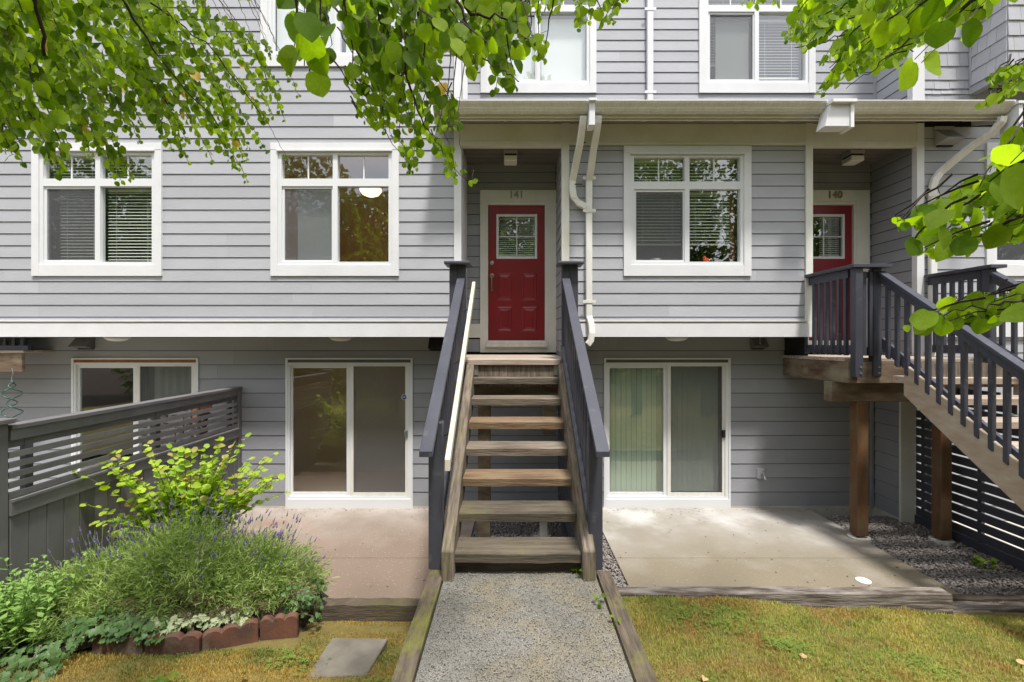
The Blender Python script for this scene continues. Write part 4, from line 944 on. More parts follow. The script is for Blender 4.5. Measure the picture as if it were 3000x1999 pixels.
M().box(4.05, 4.088, 5.43, 5.468, -.17, .80).build('baluster', DARK, S2); M().box(4.125, 4.163, 5.43, 5.468, -.17, .80).build('baluster', DARK, S2)
M().box(4.02, 4.18, 5.45, 5.487, .73, .80).build('side_rail', DARK, S2); M().box(4.02, 4.18, 5.47, 5.505, -.17, -.07).build('bottom_rail', DARK, S2)
for z in (-.30, -.37):
    M().lathe((3.985, 5.38, z), [(.012, 0), (.012, -.008)], n=8, axis='y').build('bolt', STEEL, S2); M().lathe((4.24, 5.44, z), [(.012, 0), (.012, -.008)], n=8, axis='y').build('bolt', STEEL, S2)
M().box(3.90, 3.945, 5.47, YL - .02, -.49, -.242).build('rim_joist', BEAM, S2, bevel=.004, label='stained brown side joist of the right deck'); M().box(3.945, 5.6, 5.47, 5.515, -.49, -.242).build('rim_joist', BEAM, S2, bevel=.004)
M().box(3.85, 5.62, 5.68, 5.82, -.73, -.492).build('beam', BEAM, S2, bevel=.005)
M().box(4.165, 4.302, 5.68, 5.817, -2.36, -.731).build('support_post', POST6, S2, bevel=.006); M().box(5.10, 5.235, 5.60, 5.735, -2.36, -.731).build('support_post', POST6, S2, bevel=.006)
for x, y in ((4.234, 5.75), (5.167, 5.667)): M().lathe((x, y, -2.47), [(.13, 0), (.12, .085), (.115, .09)], n=18).build('pier', CONP, S2)
# far left neighbour's deck end
t = thing('deck', 'end of the neighbouring wooden deck at the left edge under the white band', 'deck', (-6.8, 6.2, -.5))
M().box(-8, -6.62, 6.36, 6.41, -.42, -.165).build('rim_joist', BEAM, t, bevel=.005)
for i in range(3): M().box(-8, -6.60, 6.36 + i * .145, 6.495 + i * .145, -.163, -.13).build('deck_board', DECK, t, bevel=.004)
for i in range(9): M().box(-6.68 - i * .12, -6.64 - i * .12, 6.40, 6.44, -.12, .05).build('baluster', DARK, t)
M().box(-8, -6.56, 6.38, 6.42, -.128, -.06).build('bottom_rail', DARK, t)
# spiral wind ornament
t = thing('wind_spiral', 'green wire spiral ornament hanging from the deck at the left edge', 'ornament', (-5.6, 5.2, -.5))
for ph in (0, math.pi):
    pts = [(-5.52 + .0 + .062 * math.cos(a) * min(1, a / 2 + .15), 5.2 + .062 * math.sin(a) * min(1, a / 2 + .15), -.42 - .034 * a) for a in [ph * 0 + i * .35 for i in range(46)]]
    pts = [(-5.52 + .062 * math.cos(i * .35 + ph) * min(1, i * .1 + .1) + (.03 if ph else -.03), 5.2 + .062 * math.sin(i * .35 + ph), -.45 - .0115 * i) for i in range(46)]
    M().tube(pts, .0065, n=5).build('coil', GREENW, t, smooth=True)
M().tube([(-5.52, 5.2, -.30), (-5.51, 5.2, -.36), (-5.525, 5.2, -.40), (-5.52, 5.2, -.45)], .004, n=5).build('hook', STEEL, t)

# ------------------------------------------------------------------ left fence
FX = -3.9
fn = thing('fence', 'dark grey fence with open horizontal slats above vertical boards, left of the garden bed', 'fence', (FX, 5.2, ZP))
M().box(FX - .13, FX, 3.52, 3.65, -2.5, -.64).build('post', FEN, fn, bevel=.004); M().box(FX - .16, FX + .03, 3.49, 3.68, -.64, -.60).build('post_cap', FEN, fn, bevel=.006)
M().box(FX - .06, FX + .01, 6.70, 6.78, -2.45, -.69).build('post', FEN, fn, bevel=.003)
M().box(FX - .11, FX + .02, 3.66, 6.78, -.69, -.655).build('cap_rail', FEN, fn, bevel=.003)
M().box(FX - .035, FX + .006, 3.66, 6.69, -.775, -.692).build('top_board', FEN, fn)
M().box(FX - .055, FX - .036, 3.66, 6.69, -.84, -.765).build('top_board', FEN, fn)
f_ = None
for i in range(5):
    z = -.868 - i * .0785
    if f_ is None: f_ = M().box(FX - .03, FX + .0, 3.655, 6.695, z - .046, z).build('slat', FEN, fn); z_f = z
    else: copy(f_, fn, (0, 0, z - z_f))
M().box(FX - .045, FX + .03, 3.655, 6.69, -1.255, -1.235).box(FX - .03, FX + .018, 3.655, 6.69, -1.36, -1.257).build('middle_rail', FEN, fn)
for y in (3.80, 5.2, 6.55): M().box(FX - .07, FX - .032, y, y + .07, -1.24, -.69).build('batten', FEN, fn)
y = 3.66; f_ = None
while y < 6.68:
    M().box(FX - .02, FX + .0 + random.uniform(-.002, .002), y, min(y + .142, 6.69), -2.38, -1.362).build('board', FEN, fn, bevel=.003, center=True); y += .148
M().box(FX - .03, FX + .012, 3.655, 6.69, -2.5, -2.382).build('kick_board', FEN, fn)
# neighbour's side: lattice and folded chair seen through the slats
t = thing('lattice_panel', 'dark square lattice leaning behind the slatted left fence', 'lattice', (-4.3, 5.9, ZP))
for i in range(8): M().box(-4.75 + i * .105, -4.735 + i * .105 + .02, 6.0, 6.02, -2.38, -.78).build('lattice_strip', FEN, t)
for i in range(15): M().box(-4.75, -3.98, 5.985, 5.999, -2.3 + i * .105, -2.265 + i * .105).build('lattice_strip', FEN, t)
t = thing('folding_chair', 'folded brown wooden chair leaning on the wall behind the left fence', 'chair', (-4.15, 6.4, ZP))
for dx in (0, .16): M().hexa([(-4.42 + dx * .3 - .1, 6.3 + dx, ZP + .01), (-4.38 + dx * .3 - .1, 6.3 + dx, ZP + .01), (-4.38 + dx * .3 - .1, 6.34 + dx, ZP + .01), (-4.42 + dx * .3 - .1, 6.34 + dx, ZP + .01), (-4.22 + dx * .3 - .1, 6.42 + dx, -.88), (-4.18 + dx * .3 - .1, 6.42 + dx, -.88), (-4.18 + dx * .3 - .1, 6.46 + dx, -.88), (-4.22 + dx * .3 - .1, 6.46 + dx, -.88)]).build('leg', TERRA, t)
for i in range(7): z = -.95 - i * .11; M().box(-4.33 - i * .02, -4.2 - i * .02, 6.36, 6.6, z, z + .06).build('slat', TERRA, t)

# screens beneath the stairs
def screen_fence(x, ymax, ymin0, zt, label, pitch_, hgt):
    t = thing('slat_screen', label, 'fence', (x, 5.5, ZP)); z = -2.30; i = 0
    while z < zt:
        ymin = max(ymin0, 5.2 + (z + .66) / .677)
        if ymax - ymin > .2: M().box(x, x + .022, ymin, ymax, z, z + hgt).build('slat', DARK, t, center=True)
        z += pitch_
    for y in np.arange(ymax - .05, ymin0 + .1, -.75):
        zt_ = min(zt, -.70 + (y - 5.12) * .677)
        M().box(x + .023, x + .06, y - .05, y, -2.42, zt_).build('batten', DARK, t)
    M().box(x - .02, x + .022, max(ymin0, 4.25), ymax, -2.44, -2.305).build('base_board', DARK, t)
screen_fence(5.37, 6.26, 3.6, -.62, 'dark slatted screen under the right stairs beside the gravel', .117, .094)
screen_fence(.66, 6.78, 4.1, -.70, 'dark slatted screen under the central stairs beside the right patio', .117, .094)
t = M().box(.265, .34, 4.50, 4.54, -2.45, -1.70).build('wooden_stake', GREYL, bevel=.004); tag(t, 'short pale grey stake in the gravel under the central stairs', 'stake')

# ------------------------------------------------------------------ scalloped edger row, stepping stone
ed = [(-1.92, 3.60, -1.66, 3.66), (-2.245, 3.42, -1.93, 3.585), (-2.62, 3.385, -2.25, 3.41), (-3.01, 3.40, -2.635, 3.38)]
labs = ['broken brick red scalloped edger at the right end of the row by the lavender', 'brick red scalloped edger second from the right end of the row',
        'brick red scalloped edger in the middle below the variegated ivy', 'brown red edger half hidden by ivy, left end of the row']
for (xa, ya, xb, yb_), lab in zip(ed, labs):
    dv = Vector((xb - xa, yb_ - ya, 0)); L_ = dv.length; ang = math.atan2(dv.y, dv.x)
    n = 24; top = []
    for i in range(n + 1):
        u = i / n; top.append((u * L_, .125 + .028 * abs(math.sin(u * math.pi * 3)) ** .6))
    poly = [(0, -.05)] + [(L_, -.05)] + top[::-1]
    o = M().prism(poly, -.03, .03, 'y').build('brick_edger', BRICK, bevel=.005)
    o.location = (xa, ya, -2.262); o.rotation_euler = (random.uniform(-.05, .05), random.uniform(-.03, .03), ang)
    tag(o, lab, 'edger', 'scalloped brick edgers along the garden bed')
st_ = M(); zz = lawn_z(-1.17, 3.25) + .002
st_.hexa([(-1.37, 3.13, zz - .05), (-.97, 3.14, zz - .05), (-.93, 3.53, zz - .08), (-1.35, 3.54, zz - .08), (-1.37, 3.13, zz + .012), (-.97, 3.14, zz + .012), (-.93, 3.53, zz + .012), (-1.35, 3.54, zz + .012)])
o = st_.build('stepping_stone', SLAB, bevel=.006); tag(o, 'single square grey paving slab set in the left lawn', 'paving slab')

# ------------------------------------------------------------------ grass
def blades(n, x0, x1, y0, y1, h0, h1, mt, label, excl=None, tilt=.5, w=.0028):
    x = rng.uniform(x0, x1, n); y = rng.uniform(y0, y1, n)
    if excl is not None: k = ~excl(x, y); x, y = x[k], y[k]
    n = len(x); z = np.array([lawn_z(a, b) for a, b in zip(x, y)]) - .004
    clump = .6 + .5 * np.sin(x * 7.3 + 1.3 * np.sin(y * 5)) * np.sin(y * 6.1 + 1.7 * np.sin(x * 4)) 
    c2 = np.sin(x * 17 + 2 * np.sin(y * 13)) * np.sin(y * 19 + 2 * np.sin(x * 11)); h = rng.uniform(h0, h1, n) * (.55 + .5 * np.clip(clump, 0, 1) + .6 * np.clip(c2 - .4, 0, 1)); a = rng.uniform(0, 6.28, n); l = rng.uniform(.1, 1, n) * tilt
    ww = w * rng.uniform(.6, 1.4, n)
    dx, dy = np.cos(a), np.sin(a)
    p = np.stack([x, y, z], 1); side = np.stack([-dy, dx, 0 * x], 1) * ww[:, None]
    mid = p + np.stack([dx * h * l * .3, dy * h * l * .3, h * .6], 1); tip = p + np.stack([dx * h * l, dy * h * l, h * (1 - .35 * l)], 1)
    V = np.stack([p - side, p + side, mid + side * .8, mid - side * .8, tip], 1).reshape(-1, 3)
    b = np.arange(n)[:, None] * 5
    Fc = np.vstack([b + np.array([0, 1, 2]), b + np.array([0, 2, 3]), b + np.array([3, 2, 4])])
    o = np_mesh('grass', V, Fc, mt, kind='stuff'); tag(o, label, 'grass'); return o
ex = lambda x, y: ((x > -1.345 + .02 * np.sin(y * 40)) & (x < -.965 + .02 * np.sin(y * 31)) & (y > 3.16 + .015 * np.sin(x * 37)) & (y < 3.515 + .015 * np.sin(x * 29))) | ((x < -1.6) & (y > 3.42 + .0 * x))
blades(120000, .72, 6.2, 2.2, 4.08, .018, .045, GRS, 'short patchy green and yellow grass of the right lawn')
blades(14000, .72, 5, .4, 2.2, .02, .045, GRS, 'short grass of the right lawn nearest the camera', w=.004)
blades(80000, -4.2, -.61, 2.2, 3.90, .010, .030, GRSL, 'thin mossy orange brown grass of the left lawn', excl=ex)
blades(9000, -4, -.61, .4, 2.2, .012, .03, GRSL, 'thin mossy grass of the left lawn nearest the camera', w=.004)
blades(3000, .72, 5.5, 4.02, 4.075, .015, .035, GRS, 'longer grass tufts against the split timber', w=.003)
blades(1800, -2.0, -.62, 3.84, 3.89, .015, .04, GRSL, 'longer grass tufts against the dark timber', w=.003)

CLOV = mat('clover_leaf', (.13, .20, .035), (.20, .27, .05), scale=12, rough=.6, trans=.3)
def clover(n, cents, label):
    V = []; Fc = []
    for i in range(n):
        cx, cy, r = random.choice(cents); x = random.gauss(cx, r); y = random.gauss(cy, r * .6)
        if not (.75 < x < 5.6 or -3.2 < x < -.65) or y > 4.02: continue
        z = lawn_z(x, y) + random.uniform(.012, .038); a0 = random.uniform(0, 6.28); l = random.uniform(.008, .014)
        for k in range(3):
            a = a0 + k * 2.09; b = len(V); c_, s_ = math.cos(a), math.sin(a); t_ = random.uniform(-.003, .004)
            V += [(x, y, z), (x + (c_ + s_ * .5) * l, y + (s_ - c_ * .5) * l, z + t_), (x + c_ * l * 1.3, y + s_ * l * 1.3, z + t_), (x + (c_ - s_ * .5) * l, y + (s_ + c_ * .5) * l, z + t_)]; Fc.append((b, b + 1, b + 2, b + 3))
    o = np_mesh('clover', V, Fc, CLOV, kind='stuff'); tag(o, label, 'clover')
clover(1700, [(1.35, 3.8, .16), (1.7, 3.7, .2), (2.35, 2.95, .22), (2.9, 3.3, .15), (3.4, 3.0, .2), (1.2, 2.9, .12), (4.2, 3.5, .15), (2.0, 3.4, .1)], 'dark low clover patches in the right lawn')
clover(600, [(-2.3, 3.0, .10), (-1.55, 3.25, .10), (-.85, 3.0, .08), (-1.2, 2.9, .1)], 'dark low clover patches in the left lawn')
# ------------------------------------------------------------------ leaves
def leaf_base(n=16, cup=.10, notch=.12, fold=.05, tipk=.035, droop_=0, ph_=0, asp=1):
    """near-round heart leaf, base at origin, tip along +Y, length 1"""
    V = [(0, .45, -cup)]
    for i in range(n):
        a = -math.pi / 2 + 2 * math.pi * i / n
        r = .5 * (1 + .03 * math.sin(5 * a))
        x = math.cos(a) * r * 1.02; y = .5 + math.sin(a) * r
        if i == 0: y += notch
        if i == n // 2: y += tipk
        V.append((x, y, fold * abs(x) * 2 - .02 * (y - .5) ** 2 * 4 + .012 * math.sin(3 * a)))
    V = np.array(V); V[:, 2] -= droop_ * V[:, 1] ** 2; V[:, 2] += .03 * np.sin(V[:, 0] * 6 + ph_); V[:, 0] *= asp
    return V, np.array([(0, 1 + i, 1 + (i + 1) % n) for i in range(n)])
LB = [leaf_base(cup=c, fold=f, notch=nn, droop_=(0, .12, -.08, .2, .3, .1)[i], ph_=i * 1.3, asp=(1, .92, 1.04, .9, .96, .84)[i]) for i, (c, f, nn) in enumerate(((.07, .06, .07), (.02, .16, .05), (.10, .0, .09), (-.02, .20, .06), (.05, .10, .03), (.12, .22, .08)))]
def frame_mats(T, N_):
    T = T / np.linalg.norm(T, axis=1, keepdims=True)
    N_ = N_ - (N_ * T).sum(1, keepdims=True) * T; N_ /= np.linalg.norm(N_, axis=1, keepdims=True)
    S = np.cross(T, N_); return S, T, N_
def inpoly(x, y, poly):
    c = False; j = len(poly) - 1
    for i in range(len(poly)):
        xi, yi = poly[i]; xj, yj = poly[j]
        if (yi > y) != (yj > y) and x < (xj - xi) * (y - yi) / (yj - yi) + xi: c = not c
        j = i
    return c
def proj(p): return 1500 + F * p[0] / p[1], 1000 - F * p[2] / p[1]
def grow(poly, nl, dirs, lens, depth, size, store, twigs, mix=(.5, .35, .14, .01), droop=.75, spacing=.042, face=.75, jit=.12):
    xs = [p[0] for p in poly]; ys = [p[1] for p in poly]; cnt = 0; tries = 0; cov = {}
    def cv(x, y): return cov.get((int(x // 24), int(y // 24)), 0)
    while cnt < nl and tries < 2500:
        tries += 1
        best = None
        for _ in range(9):
            tx, ty = random.uniform(min(xs), max(xs)), random.uniform(min(ys), max(ys))
            if not inpoly(tx, ty, poly): continue
            dx, dy = random.choice(dirs); dx += random.gauss(0, jit); dy += random.gauss(0, jit)
            ll = random.uniform(*lens); q = math.hypot(dx, dy); dx /= q; dy /= q
            sc_ = sum(cv(tx - dx * ll * u, max(0, ty - dy * ll * u)) for u in (0, .25, .5, .75)) + random.random()
            if best is None or sc_ < best[0]: best = (sc_, tx, ty, dx, dy, ll)
        if best is None: continue
        _, tx, ty, dx, dy, ll = best
        d0 = depth(tx, ty) * random.uniform(.88, 1.12)
        tip = px(tx, ty, d0); st0 = px(tx - dx * ll, ty - dy * ll, d0 * random.uniform(.85, 1.12))
        L_ = (tip - st0).length; n = max(3, int(L_ / spacing)); pts = []; sag = Vector((0, 0, .07 * L_))
        for i in range(n + 1):
            u = i / n; p = st0.lerp(tip, u) + sag * 4 * u * (1 - u) + Vector((random.gauss(0, .004), random.gauss(0, .004), random.gauss(0, .003)))
            pts.append(p)
        keep = []
        ax = (tip - st0).normalized(); ref = Vector((random.gauss(0, .4), -1, random.gauss(0, .4))); sd = ax.cross(ref).normalized(); od = ax.cross(sd)
        for i in range(1, n + 1):
            u = i / n; a = i * math.pi / 2 * random.choice((0, 1)) * .6
            for sgn in (1, -1):
                s_ = size(tx, ty) * random.uniform(.75, 1.15) * (1 if u < .75 else (1.0 - 2.2 * (u - .75)))
                out = (sd * math.cos(a) + od * math.sin(a)) * sgn
                A = pts[i] + out * s_ * random.uniform(.25, .5) + Vector((0, 0, -.004))
                T = out * (1 - droop) + Vector((random.gauss(0, .22), random.gauss(0, .22), -droop)) + ax * .25
                N_ = Vector((random.gauss(0, .5), -face + random.gauss(0, .35), (1 - face) + random.gauss(0, .35)))
                cc = A + T.normalized() * s_ * .5; qx, qy = proj(cc); rad = s_ * .42 * F / cc.y
                ok = inpoly(qx, qy, poly) and (inpoly(qx, min(qy + rad * .8, 1e9), poly) or random.random() < .3) and (inpoly(qx + rad * .6, qy, poly) or qx + rad > 2990 or random.random() < .4)
                if not ok and qy < 0 and qy > -150 and min(ys) <= 0: ok = random.random() < .35
                if not ok: continue
                m_ = random.choices(range(4), mix)[0]
                store.append((tuple(A), tuple(T), tuple(N_), s_, m_, random.randrange(6), s_ / cc.y if -40 < qx < 3040 and -30 < qy else 0)); cnt += 1; keep.append(i); kk = (int(qx // 24), int(qy // 24)); cov[kk] = cov.get(kk, 0) + 1
                twigs.append(([pts[i], A], .0008))
        if keep:
            a, b = min(keep), max(keep)
            a = 0 if pts[0] and proj(pts[0])[1] < 0 else max(0, a - 1)
            twigs.append((pts[a:b + 1], [.0042 - .0026 * i / max(1, b - a) for i in range(b - a + 1)]))
def plant_leaves(root, store, mats, nobj=300, name='leaf', obj_name='leaf'):
    order = sorted(range(len(store)), key=lambda i: -store[i][6]); single = set(order[:nobj])
    cache = {}
    A = np.array([s[0] for s in store]); T = np.array([s[1] for s in store]); N_ = np.array([s[2] for s in store]); S_ = np.array([s[3] for s in store])
    Sx, Tx, Nx = frame_mats(T, N_); w = wloc(root)
    Vs, Fs, Ms = [], [], []; base = 0
    for i, s in enumerate(store):
        V, Fc = LB[s[5]]
        if i in single:
            key = (s[4], s[5])
            if key not in cache:
                me = bpy.data.meshes.new('leaf'); me.from_pydata([tuple(v) for v in V], [], [tuple(int(q) for q in f) for f in Fc]); me.materials.append(mats[s[4]])
                me.polygons.foreach_set('use_smooth', [True] * len(Fc)); cache[key] = me
            o = bpy.data.objects.new('leaf', cache[key]); COL.objects.link(o); o.parent = root
            R = Matrix((Vector(Sx[i]), Vector(Tx[i]), Vector(Nx[i]))).transposed().to_4x4()
            o.matrix_local = Matrix.Translation(Vector(A[i]) - w) @ R @ Matrix.Scale(S_[i], 4)
        else:
            P = A[i] + S_[i] * (V[:, 0:1] * Sx[i] + V[:, 1:2] * Tx[i] + V[:, 2:3] * Nx[i])
            Vs.append(P); Fs.append(Fc + base); Ms += [s[4]] * len(Fc); base += len(V)
    if Vs:
        o = np_mesh('leaves', np.vstack(Vs), np.vstack(Fs), mats, root, kind='stuff', mi=Ms, smooth=True)
def build_twigs(root, twigs, mt=BARK):
    m = M()
    for p, r in twigs: m.tube(p, r, n=3)
    m.build('twigs', mt, root, kind='stuff')
def z2(pts, ox, oy, s=2.352): return [(ox + a / s, oy + b / s) for a, b in pts]
PL = [(0, -60), (595, -60), (620, 45), (680, 60), (765, 115), (845, 185), (850, 240), (905, 265), (942, 303), (870, 300), (868, 375), (790, 370), (740, 360), (725, 355), (760, 395), (785, 430), (835, 450), (888, 525), (830, 505), (765, 470), (733, 500), (722, 553), (698, 553), (640, 485), (560, 490), (510, 460), (450, 447), (442, 505), (395, 527), (350, 546), (290, 528), (255, 470), (195, 502), (170, 536), (119, 527), (85, 497), (43, 493), (-40, 410), (-40, -60)]
C0 = [(890, -60), (965, -60), (972, 110), (970, 200), (968, 272), (930, 275), (898, 262), (848, 200), (843, 150), (858, 100), (853, 55), (888, 50)]
C1 = z2([(0, -120), (1080, -120), (1270, 60), (1290, 250), (1430, 300), (1420, 430), (1250, 455), (1200, 400), (1270, 560), (1240, 640), (1180, 690), (1030, 650), (1020, 530), (900, 580), (820, 430), (790, 370), (740, 390), (690, 440), (690, 560), (780, 660), (790, 760), (840, 880), (790, 930), (720, 900), (800, 1110), (880, 1200), (1000, 1290), (960, 1305), (860, 1300), (760, 1270), (640, 1060), (570, 1040), (560, 1120), (500, 1220), (380, 1285), (370, 1190), (430, 1130), (390, 1060), (400, 980), (310, 960), (350, 920), (260, 940), (200, 900), (100, 890), (100, 800), (120, 680), (20, 590), (10, 510), (120, 440), (110, 380), (60, 310), (15, 330), (30, 250), (0, 240)], 1000, 0)
C2 = z2([(1080, -120), (1300, -120), (2040, -100), (2040, 20), (1960, 75), (1960, 130), (1900, 180), (1760, 200), (1700, 180), (1660, 210), (1620, 290), (1560, 290), (1600, 200), (1590, 100), (1500, 130), (1450, 170), (1400, 200), (1360, 230), (1340, 150), (1300, 20)], 1000, 0)
R1 = z2([(780, -120), (1950, -120), (1900, 100), (1750, 200), (1700, 300), (1600, 310), (1480, 480), (1420, 470), (1350, 530), (1250, 500), (1180, 530), (1080, 540), (1080, 600), (1010, 600), (1000, 640), (970, 690), (910, 660), (920, 600), (1010, 520), (1080, 400), (1000, 440), (940, 480), (905, 430), (1000, 350), (1100, 280), (1150, 190), (1020, 200), (960, 290), (880, 330), (830, 390), (790, 370), (750, 350), (700, 360), (690, 240), (720, 160), (760, 110), (770, 40)], 2000, 0)
R2 = z2([(2450, 440), (2280, 470), (2100, 540), (2060, 590), (2120, 610), (2200, 560), (2300, 520), (2200, 610), (2130, 680), (2030, 730), (2030, 770), (2080, 760), (2200, 700), (2300, 640), (2450, 600)], 2000, 0)
R3 = [(3060, 375), (2965, 400), (2960, 425), (2880, 455), (2862, 505), (2878, 505), (2910, 465), (2915, 500), (2850, 540), (2800, 580), (2700, 605), (2620, 650), (2555, 700), (2580, 705), (2620, 680), (2625, 725), (2680, 740), (2665, 785), (2680, 795), (2730, 770), (2770, 765), (2800, 750), (2860, 750), (2960, 720), (3060, 690)]
R4 = z2([(2453, 400), (2290, 470), (2080, 460), (1950, 500), (1800, 530), (1700, 560), (1600, 600), (1480, 620), (1405, 690), (1420, 760), (1520, 720), (1650, 750), (1760, 700), (1850, 710), (1960, 680), (2100, 690), (2250, 640), (2453, 610)], 2000, 667, 2.353)
KT = thing('katsura_tree', 'katsura tree with round green leaves hanging over the left and centre of the view', 'tree', (-3.4, .2, -2.2))
st, tw = [], []
grow(PL, 2150, [(.50, .86), (.60, .80), (.44, .90)], (230, 460), lambda x, y: 1.55 + 1.5 * min(1, max(0, x) / 850) + .35 * y / 500, lambda x, y: .054 if x < 600 else .044, st, tw, mix=(.52, .24, .233, .007), jit=.05, spacing=.036)
grow([(0, -60), (600, -60), (560, 120), (420, 250), (300, 330), (-40, 380), (-40, -60)], 420, [(.5, .86), (.35, .94)], (150, 300), lambda x, y: 2.4 + .8 * random.random(), lambda x, y: .06, st, tw, mix=(.3, .05, .64, .01))
grow(C0, 60, [(-.05, 1)], (180, 300), lambda x, y: 1.45, lambda x, y: .070, st, tw, mix=(.5, .5, 0, 0))
grow(C1, 860, [(.1, 1), (-.15, 1), (.35, .9), (.55, .8)], (120, 330), lambda x, y: 1.75 + .9 * max(0, y - 250) / 300, lambda x, y: .057 if y < 330 else .046, st, tw, mix=(.50, .28, .21, .01))
grow([p for p in z2([(0, -120), (1080, -120), (1000, 250), (700, 400), (500, 700), (150, 500), (0, 240)], 1000, 0)], 200, [(.1, 1), (.35, .9)], (120, 250), lambda x, y: 2.7, lambda x, y: .06, st, tw, mix=(.2, .1, .7, 0))
grow(C2, 200, [(.2, 1), (-.2, 1), (.6, .6)], (60, 140), lambda x, y: 2.7, lambda x, y: .05, st, tw, mix=(.3, .2, .5, 0))
plant_leaves(KT, st, LEAFS); build_twigs(KT, tw)
def limb(root, pts, r0, r1):
    P = [Vector(p) for p in pts]; out = []
    for i in range(len(P) - 1):
        for k in range(5): out.append(P[i].lerp(P[i + 1], k / 5) + Vector((random.gauss(0, .006), random.gauss(0, .006), random.gauss(0, .006))))
    out.append(P[-1]); n = len(out)
    return M().tube(out, [max(.0015, r1 + (r0 - r1) * (1 - i / (n - 1)) ** 2.6) for i in range(n)], n=6).build('branch', BARK, root, smooth=True)
M().tube([(-3.4, .2, -2.25), (-3.42, .22, -1), (-3.38, .2, .5), (-3.3, .25, 1.8), (-3.1, .3, 3.2)], [.17, .13, .11, .09, .06], n=12).build('trunk', BARK, KT, smooth=True)
limb(KT, [(-3.3, .25, 1.8), (-2.6, .9, 2.6), px(60, -330, 1.9), px(110, 0, 1.75), px(130, 165, 1.85)], .05, .006)
limb(KT, [(-3.32, .25, 1.6), (-2.9, 1.2, 2.3), px(-250, -300, 2.0), px(20, -60, 1.8), px(90, 210, 1.9)], .04, .003)
limb(KT, [(-2.6, .9, 2.6), px(150, -300, 2.2), px(330, -30, 2.1), px(480, 190, 2.3), px(640, 370, 2.6)], .03, .003)
limb(KT, [(-3.1, .3, 3.2), (-1.5, 1.0, 3.2), px(330, -260, 2.4), px(420, 0, 2.2), px(600, 120, 2.5), px(760, 330, 2.9)], .03, .003)
limb(KT, [(-3.1, .3, 3.2), (-1.6, 1.2, 3.4), px(1180, -420, 2.0), px(1215, 0, 1.7), px(1205, 80, 1.7), px(1185, 180, 1.75), px(1170, 300, 1.8)], .05, .004)
limb(KT, [px(1215, 0, 1.7), px(1240, 100, 1.75), px(1245, 230, 1.8), px(1240, 330, 1.9)], .006, .002)
limb(KT, [px(1180, -420, 2.0), px(1330, -60, 1.7), px(1380, 40, 1.7), px(1475, 48, 1.65), px(1530, 105, 1.6), px(1568, 135, 1.6)], .02, .002)
limb(KT, [px(1330, -60, 1.7), px(1360, 60, 1.7), px(1405, 165, 1.7), px(1470, 205, 1.65), px(1520, 240, 1.6)], .008, .002)
limb(KT, [px(1180, -420, 2.0), px(1300, -120, 1.75), px(1310, 60, 1.8), px(1335, 160, 1.8)], .008, .0015)
limb(KT, [px(1180, -420, 2.0), px(930, -200, 1.5), px(921, 0, 1.45), px(915, 100, 1.45), px(907, 210, 1.45)], .012, .002)
limb(KT, [px(1185, 180, 1.75), px(1230, 350, 2.2), px(1290, 430, 2.5), px(1340, 510, 2.7), px(1400, 545, 2.8)], .006, .0015)

KR = thing('katsura_tree', 'katsura tree with large soft green leaves reaching in from the upper right', 'tree', (3.6, .1, -2.3))
st, tw = [], []
grow(R1, 1450, [(-.8, .6), (-.7, .75)], (110, 300), lambda x, y: 2.3 + .5 * random.random(), lambda x, y: .050, st, tw, mix=(.45, .2, .35, 0), face=.6)
grow(z2([(1100, -120), (2300, -120), (2200, 60), (1900, 180), (1700, 250), (1500, 300), (1300, 250)], 2000, 0), 130, [(-.8, .6)], (110, 260), lambda x, y: 1.4, lambda x, y: .060, st, tw, mix=(.45, .3, .25, 0), face=.6)
grow([(2070, -60), (2310, -60), (2300, 5), (2285, 28), (2215, 30), (2160, 5), (2080, 5)], 26, [(-.3, .9)], (80, 140), lambda x, y: 1.9, lambda x, y: .055, st, tw, mix=(.4, 0, .6, 0))
grow(R2, 80, [(-.85, .5)], (100, 220), lambda x, y: 1.9, lambda x, y: .048, st, tw, mix=(.5, .1, .4, 0), face=.55)
grow(R3, 230, [(-.85, .5), (-.75, .65)], (160, 380), lambda x, y: 1.3, lambda x, y: .055, st, tw, mix=(.6, .15, .25, 0), face=.5, droop=.45, spacing=.042)
grow(R4, 75, [(-.95, .22)], (200, 380), lambda x, y: 1.3, lambda x, y: .055, st, tw, mix=(.6, .1, .3, 0), face=.6, droop=.7, spacing=.05)
# single large leaves very near the camera
for (bx, by, tx_, ty_, d, m_) in ((2680, 175, 2638, 262, .80, 2), (2700, 185, 2765, 195, .80, 2), (2830, 60, 2850, 135, .72, 1), (2760, 60, 2745, 140, .74, 1), (2885, 5, 2900, 60, .72, 0), (2650, 50, 2610, 95, .85, 0), (2850, 90, 2815, 120, .8, 2), (2960, 480, 2990, 610, .8, 0)):
    A = px(bx, by, d); B = px(tx_, ty_, d + .01); s_ = (B - A).length
    st.append((tuple(A), tuple(B - A), (random.gauss(0, .3), -1, random.gauss(.2, .2)), s_, m_, random.randrange(4), 1)); tw.append(([A, A + Vector((.03, 0, .03))], .001))
plant_leaves(KR, st, LEAFS); build_twigs(KR, tw)
M().tube([(3.6, .1, -2.35), (3.58, .12, -1), (3.6, .1, .4), (3.5, .2, 1.6), (3.3, .3, 2.8)], [.15, .12, .10, .08, .05], n=12).build('trunk', BARK, KR, smooth=True)
limb(KR, [(3.5, .2, 1.6), px(3400, -200, 1.3), px(2890, -10, 1.2), px(2690, 100, 1.5), px(2560, 200, 1.9), px(2480, 260, 2.1)], .02, .0015)
limb(KR, [(3.5, .2, 1.6), px(3200, -260, 1.8), px(2790, 0, 1.9), px(2660, 60, 2.0), px(2530, 115, 2.2), px(2430, 200, 2.4)], .018, .002)
